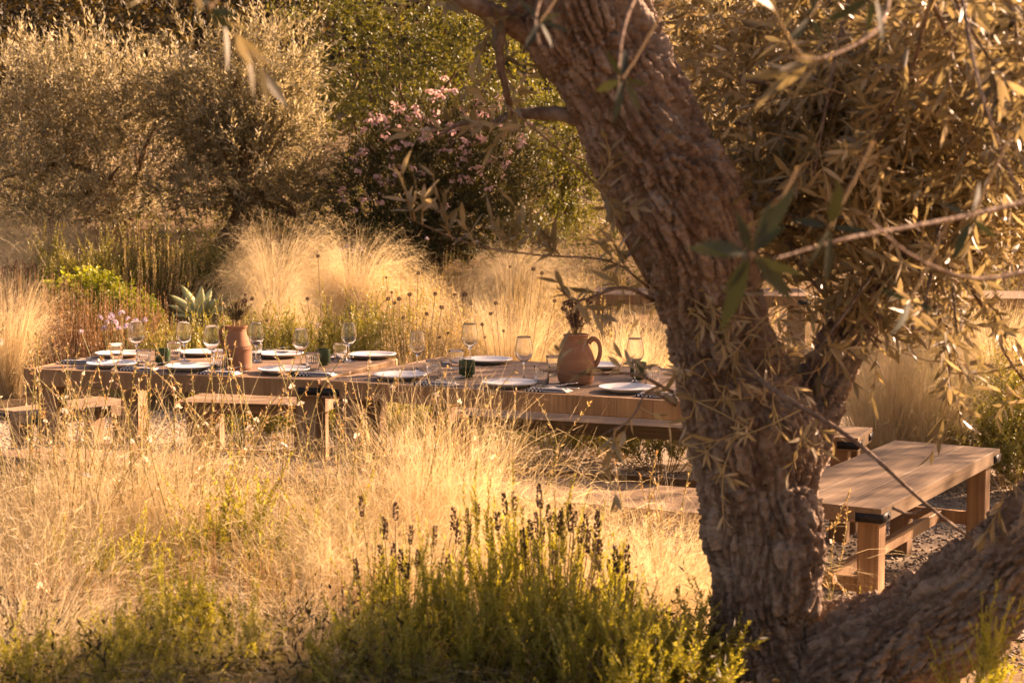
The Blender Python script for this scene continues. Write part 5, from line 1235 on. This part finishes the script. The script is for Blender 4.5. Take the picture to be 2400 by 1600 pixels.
    # ---- branches: lists of (dx, dy, depth), radius in px at that depth
    br = [([(1230, 90, 3.66), (1150, 40, 3.6), (1060, 0, 3.5), (900, -70, 3.4)], 30), ([(1340, 275, 3.72), (1285, 262, 3.72), (1200, 262, 3.74), (1165, 266, 3.74)], 22),
          ([(1165, 266, 3.74), (1120, 290, 3.7), (1060, 285, 3.6), (1010, 310, 3.5)], 9), ([(1155, 50, 3.6), (1148, 130, 3.6), (1165, 220, 3.62), (1175, 265, 3.7)], 13),
          ([(1490, 650, 3.78), (1440, 560, 3.7), (1380, 440, 3.6), (1290, 350, 3.5), (1160, 240, 3.4)], 4.5), ([(1490, 660, 3.78), (1400, 600, 3.65), (1230, 585, 3.5), (1080, 560, 3.4), (935, 500, 3.3)], 3.2),
          ([(1500, 690, 3.8), (1430, 660, 3.6), (1330, 690, 3.5), (1280, 660, 3.4)], 5), ([(1545, 900, 3.7), (1460, 860, 3.5), (1360, 860, 3.4), (1240, 850, 3.3)], 4.5), ([(1550, 930, 3.7), (1490, 900, 3.5), (1450, 960, 3.4), (1380, 1000, 3.35)], 4),
          ([(1700, 840, 3.7), (1800, 910, 3.55), (1960, 1010, 3.45), (2130, 1160, 3.4), (2260, 1260, 3.42)], 7.5), ([(2050, 1165, 3.4), (2090, 1180, 3.4), (2130, 1165, 3.4)], 5)]
    right = []
    for k in range(62):
        if k % 3 == 0: a = (rng.uniform(1680, 1800), rng.uniform(150, 560), 4.0)           # from the leaning limb
        elif k % 3 == 1: a = (rng.uniform(2020, 2260), rng.uniform(0, 620), 4.15)           # from the right limb
        else: a = (rng.uniform(1800, 2500), -60, rng.uniform(3.0, 4.6))                     # from above
        ang = rng.uniform(-1.0, 1.2) if k % 3 == 0 else rng.uniform(0, 6.28)
        if k % 3 == 2: ang = rng.uniform(1.0, 2.2)
        L = rng.uniform(260, 560); dd = rng.uniform(-0.7, 0.6); pts = []
        for q in range(4):
            f = q / 3; pts.append((a[0] + math.cos(ang) * L * f + rng.normal(0, 22) * f, a[1] + math.sin(ang) * L * f * 0.85 + 70 * f * f + rng.normal(0, 22) * f, a[2] + dd * f))
        right.append((pts, rng.uniform(4, 8)))
    near = [([(2450, 440, 2.3), (2200, 500, 2.15), (1960, 545, 2.0), (1760, 600, 1.9)], 7), ([(2450, 600, 2.2), (2250, 640, 2.1), (2100, 590, 2.05), (1990, 500, 2.0)], 6), ([(2050, -60, 2.2), (2020, 60, 2.1), (1900, 130, 2.0), (1790, 130, 1.95)], 6),
            ([(1500, -80, 2.4), (1440, 40, 2.3), (1420, 170, 2.2), (1430, 260, 2.2)], 5), ([(1260, -60, 2.3), (1230, 40, 2.25), (1240, 110, 2.2)], 5), ([(420, -90, 2.0), (455, -20, 1.95), (500, 30, 1.9)], 5), ([(2200, -60, 2.4), (2250, 200, 2.3), (2330, 420, 2.3), (2420, 600, 2.2)], 5)]
    acc = Acc(); allb = []
    for grp, lst in (('m', br), ('r', right), ('n', near)):
        for pts, rp in lst:
            P = catmull([np.array(atd(*p)) for p in pts], 7); r0 = rp / 0.98 / FPX * pts[0][2]
            allb.append((grp, P, r0)); 
    bi = 0
    for grp, P, r0 in allb:
        a = Acc(); V, Q, T = tube_geo(P, np.linspace(r0, max(r0 * 0.35, 0.0012), len(P)), 8); V = V + rng.normal(0, r0 * 0.06, V.shape); a.add(V, Q, T, 0.45)
        world_part('branch', a.mesh('branch', True), M['bark'], root)
    # ---- twigs and leaves
    lb = {'B': [], 'D': [], 'N': [], 'L': [], 'W': [], 't': []}; st = Acc()
    def leafy(P, n, twl, k, L, tb, f0=0.15, hang=0.0, up=0.3, spread=0.7, w=0.0115):
        f = rng.uniform(f0, 1, n) * (len(P) - 1); i = np.minimum(f.astype(int), len(P) - 2); B = P[i] + (P[i + 1] - P[i]) * (f - i)[:, None]; T = nrm(P[i + 1] - P[i])
        D = nrm(T * 0.55 + spread * rng.normal(size=T.shape) + np.array([0, 0, up]))
        tl = twl * rng.uniform(0.5, 1.3, n); bend = rng.normal(0, 0.25, (n, 3)) + np.array([0, 0, -hang])
        fr = np.linspace(0, 1, 5); PP = B[:, None] + D[:, None] * (tl[:, None] * fr)[:, :, None] + bend[:, None] * (tl[:, None] * fr ** 2)[:, :, None]
        for q in range(n): tube(st, PP[q], np.linspace(0.0017, 0.0007, 5), 5, rng.uniform(0.1, 0.9), False)
        ii = np.repeat(np.arange(n), k); j = np.tile(np.arange(k), n); ff = np.clip((j // 2 * 2 + 1.5) / (k + 0.5) + rng.normal(0, 0.01, n * k), 0.05, 1.0)
        Bp = B[ii] + D[ii] * (tl[ii] * ff)[:, None] + bend[ii] * (tl[ii] * ff ** 2)[:, None]; Tn = nrm(D[ii] + 2 * bend[ii] * ff[:, None])
        u = perp(D, rng)[ii]; u = nrm(u - Tn * (u * Tn).sum(1, keepdims=True)); w_ = np.cross(Tn, u); ph = (j // 2) * 1.57 + (j % 2) * math.pi + rng.normal(0, 0.3, n * k)
        sd = u * np.cos(ph)[:, None] + w_ * np.sin(ph)[:, None]; a = rng.uniform(0.45, 1.05, n * k) * (1.15 - 0.55 * ff)
        Dl = nrm(Tn * np.cos(a)[:, None] + sd * np.sin(a)[:, None] + np.array([0, 0, -0.12])); Nn = nrm(np.cross(Dl, np.cross(Tn, Dl)) + 0.35 * rng.normal(size=Dl.shape)); Nn = nrm(Nn - Dl * (Nn * Dl).sum(1, keepdims=True))
        keep = rng.uniform(0, 1, n * k) > 0.12
        lb['B'].append(Bp[keep]); lb['D'].append(Dl[keep]); lb['N'].append(Nn[keep]); lb['L'].append((L * rng.uniform(0.65, 1.2, n * k))[keep]); lb['W'].append((w * rng.uniform(0.75, 1.2, n * k))[keep])
        lb['t'].append((rng.uniform(tb[0], tb[1], n)[ii] * 0.6 + rng.uniform(0, 0.4, n * k))[keep])
    for q, (grp, P, r0) in enumerate(allb):
        if grp == 'r': leafy(P, 13, 0.20, 14, 0.056, (0.05, 1), 0.12, w=0.0105)
        elif grp == 'n' and q % 3 == 0: leafy(P, 2, 0.12, 8, 0.055, (0, 0.3), 0.5, w=0.011)
    leafy(allb[0][1], 9, 0.16, 12, 0.055, (0, 0.6), 0.1); leafy(allb[3][1], 5, 0.12, 10, 0.052, (0.1, 0.7)); leafy(allb[2][1], 4, 0.12, 10, 0.05, (0.2, 0.9))
    leafy(allb[4][1], 6, 0.12, 10, 0.052, (0.2, 0.9), 0.3); leafy(allb[5][1], 18, 0.10, 8, 0.05, (0.2, 1), 0.15, 0, 0.9, 0.3); leafy(allb[6][1], 4, 0.1, 8, 0.05, (0.2, 0.9)); leafy(allb[7][1], 5, 0.09, 6, 0.05, (0.5, 1), 0.2)
    leafy(allb[8][1], 5, 0.10, 6, 0.055, (0.4, 1), 0.2, 0.5, -0.4)
    # suckers and withered leaves on the trunk front
    for k in range(26):
        x, y_ = rng.uniform(1560, 1900), rng.uniform(660, 1060); p = np.array(atd(x, y_, 3.72)); e = p + np.array([rng.normal(0, 0.09), -rng.uniform(0.02, 0.10), rng.normal(0, 0.07)])
        P = catmull([p + np.array([0, 0.06, 0]), (p + e) / 2 + rng.normal(0, 0.015, 3), e], 4); tube(st, P, np.linspace(0.002, 0.001, len(P)), 5, 0.8, False)
        leafy(P, 2, 0.07, 6, 0.046, (0.7, 1), 0.5, 0.4, -0.1, 0.6, 0.008)
    P = catmull([np.array(atd(1985, 790, 4.0)), np.array(atd(2020, 770, 3.9)), np.array(atd(2040, 745, 3.85))], 4); leafy(P, 6, 0.08, 12, 0.055, (0.1, 0.8), 0.4)
    P = catmull([np.array(atd(2330, 1000, 3.4)), np.array(atd(2310, 1090, 3.35)), np.array(atd(2300, 1180, 3.35))], 4); leafy(P, 3, 0.1, 6, 0.06, (0.4, 0.9), 0.2, 0.5, -0.5)
    nsplit = sum(len(q) for q in lb['B'])
    for (cx, cy_, d, tips) in [(1725, 585, 1.9, [(1650, 690), (1640, 800), (1790, 440), (1850, 395), (1820, 500), (1870, 655), (1850, 710), (1600, 545), (1550, 560), (1690, 470)]), (1905, 520, 1.95, [(2020, 535), (1905, 690), (1850, 650), (1800, 500), (1940, 420)]),
                               (2010, -10, 1.9, [(1985, 95), (2040, 120), (1940, -50), (1870, 70)]), (1860, 40, 2.0, [(1800, 120), (1900, 100), (1880, -30)]), (1430, 180, 2.1, [(1412, 305), (1345, 225), (1490, 275), (1440, 95), (1385, 105), (1500, 200)]),
                               (480, 20, 1.75, [(455, -40), (498, 75), (548, 85), (560, 40), (425, 30)]), (1240, 50, 2.2, [(1180, -20), (1295, 25), (1280, 115), (1200, 125), (1320, 70)]), (2230, 500, 2.0, [(2180, 620), (2300, 560), (2260, 400), (2150, 450)]), (2090, 690, 2.1, [(2060, 780), (2160, 720), (2010, 660)])]:
        c = np.array(atd(cx, cy_, d))
        for (tx, ty) in tips:
            e = np.array(atd(tx, ty, d + rng.normal(0, 0.03))); v = (e - c) * 0.82; l_ = np.linalg.norm(v); D_ = v / l_; b_ = c + v * 0.08
            N_ = nrm(np.array([rng.normal(0, 0.6), -1.0, rng.normal(0.2, 0.5)])); N_ = nrm(N_ - D_ * (N_ @ D_))
            for kk, val in zip('BDNLWt', (b_, D_, N_, l_ * 0.95, l_ * rng.uniform(0.17, 0.24), rng.uniform(0, 1))): lb[kk].append(np.array([val]))
        tube(st, catmull([c + np.array([0.06, 0.05, 0.10]), c + np.array([0.02, 0.02, 0.03]), c], 4), np.linspace(0.002, 0.0012, 9), 6, 0.4, False)
    world_part('twigs', st.mesh('twigs', True), M['stem'], root, 'stuff')
    a3, s3 = Acc(), Acc(); n3 = 1250; px3 = rng.uniform(1560, 2560, n3); py3 = rng.uniform(-150, 610, n3); d3 = rng.uniform(3.9, 4.6, n3)
    kp = vnoise(np.stack([px3 / 130, py3 / 130, d3], 1), 77) > -0.45; B3 = np.array([tuple(atd(x, y_, d)) for x, y_, d in zip(px3[kp], py3[kp], d3[kp])])
    D3 = nrm(rng.normal(size=B3.shape) * 0.8 + np.array([-0.1, 0, 0.35])); twigs(a3, s3, B3, D3, 14, 0.06, 0.24, 0.0125, 0.7, rng, 0.1, (0.35, 1), 0.003)
    world_part('crown', a3.mesh('crown'), M['nearleaf'], root, 'stuff'); world_part('crown_twigs', s3.mesh('crown_twigs'), M['stem'], root, 'stuff')
    for (x0, y0, z0), (x1, y1, z1) in [((2150, 430, 4.2), (1700, 60, 4.9)), ((2200, 300, 4.2), (2350, 200, 4.9)), ((2190, 350, 4.2), (1850, 420, 4.8)), ((2220, 200, 4.2), (2050, -60, 4.9)), ((2130, 480, 4.2), (2300, 560, 4.8))]:
        p_, q_ = np.array(atd(x0, y0, z0)), np.array(atd(x1, y1, z1)); a = Acc(); tube(a, catmull([p_, (p_ + q_) / 2 + rng.normal(0, 0.12, 3), q_], 8), np.linspace(0.02, 0.006, 17), 8, 0.4); world_part('branch', a.mesh('branch', True), M['bark'], root)
    B, D, N, L, Wd, tt = (np.concatenate(lb[k]) for k in 'BDNLWt')
    # leaf template: lanceolate blade with a folded midrib and a curl
    K = 6; f = np.linspace(0, 1, K); pr = np.array([0.12, 0.72, 1.0, 0.92, 0.55, 0.02]); cz = -0.10 * f ** 2
    tv = np.concatenate([np.c_[f, -0.5 * pr, 0.10 * pr], np.c_[f, 0 * f, 0 * f], np.c_[f, 0.5 * pr, 0.10 * pr]])
    tq = np.array([(a * K + i, (a + 1) * K + i, (a + 1) * K + i + 1, a * K + i + 1) for a in (0, 1) for i in range(K - 1)])
    S = np.cross(N, D)
    p2 = B - np.array([0, 0, CAMZ]); zz = p2[:, 1] * _cp - p2[:, 2] * _sp; px = CXP + FPX * p2[:, 0] / np.maximum(zz, 0.1); py = CYP - FPX * (p2[:, 2] * _cp + p2[:, 1] * _sp) / np.maximum(zz, 0.1)
    vis = (px > -40) & (px < 2440) & (py > -40) & (py < 1640)
    near_ = np.arange(len(B)) >= nsplit
    order = np.argsort(-((vis * L * Wd / zz ** 2) + near_ * 10)); big = order[:300]; rest = order[300:]
    curl = rng.uniform(0.2, 2.2, len(B))
    a = Acc(); nr = len(rest)
    xx = tv[None, :, 0] * L[rest, None]; yy = tv[None, :, 1] * Wd[rest, None]; zc = tv[None, :, 2] * Wd[rest, None] + (cz[np.tile(np.arange(K), 3)][None]) * (L * curl)[rest, None]
    V = B[rest, None] + D[rest, None] * xx[..., None] + S[rest, None] * yy[..., None] + N[rest, None] * zc[..., None]
    a.add(V.reshape(-1, 3), (np.arange(nr)[:, None, None] * 18 + tq[None]).reshape(-1, 4), None, np.repeat(tt[rest], 18))
    world_part('foliage', a.mesh('foliage', True), M['nearleaf'], root, 'stuff')
    lm = []
    for v in range(5):
        vv = tv.copy(); vv[:, 2] = vv[:, 2] + (cz * (0.4 + 0.45 * v))[np.tile(np.arange(K), 3)] * 5
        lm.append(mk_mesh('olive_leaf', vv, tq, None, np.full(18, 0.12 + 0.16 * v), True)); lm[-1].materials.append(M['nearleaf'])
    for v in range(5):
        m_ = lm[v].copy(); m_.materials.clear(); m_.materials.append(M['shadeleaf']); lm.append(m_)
    off = np.array(root.location)
    for i in big:
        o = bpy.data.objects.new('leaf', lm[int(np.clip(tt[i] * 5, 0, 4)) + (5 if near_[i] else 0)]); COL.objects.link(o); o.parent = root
        b_ = B[i] - off; o.matrix_local = Matrix(((D[i, 0] * L[i], S[i, 0] * Wd[i], N[i, 0] * Wd[i], b_[0]), (D[i, 1] * L[i], S[i, 1] * Wd[i], N[i, 1] * Wd[i], b_[1]), (D[i, 2] * L[i], S[i, 2] * Wd[i], N[i, 2] * Wd[i], b_[2]), (0, 0, 0, 1)))
main_tree()
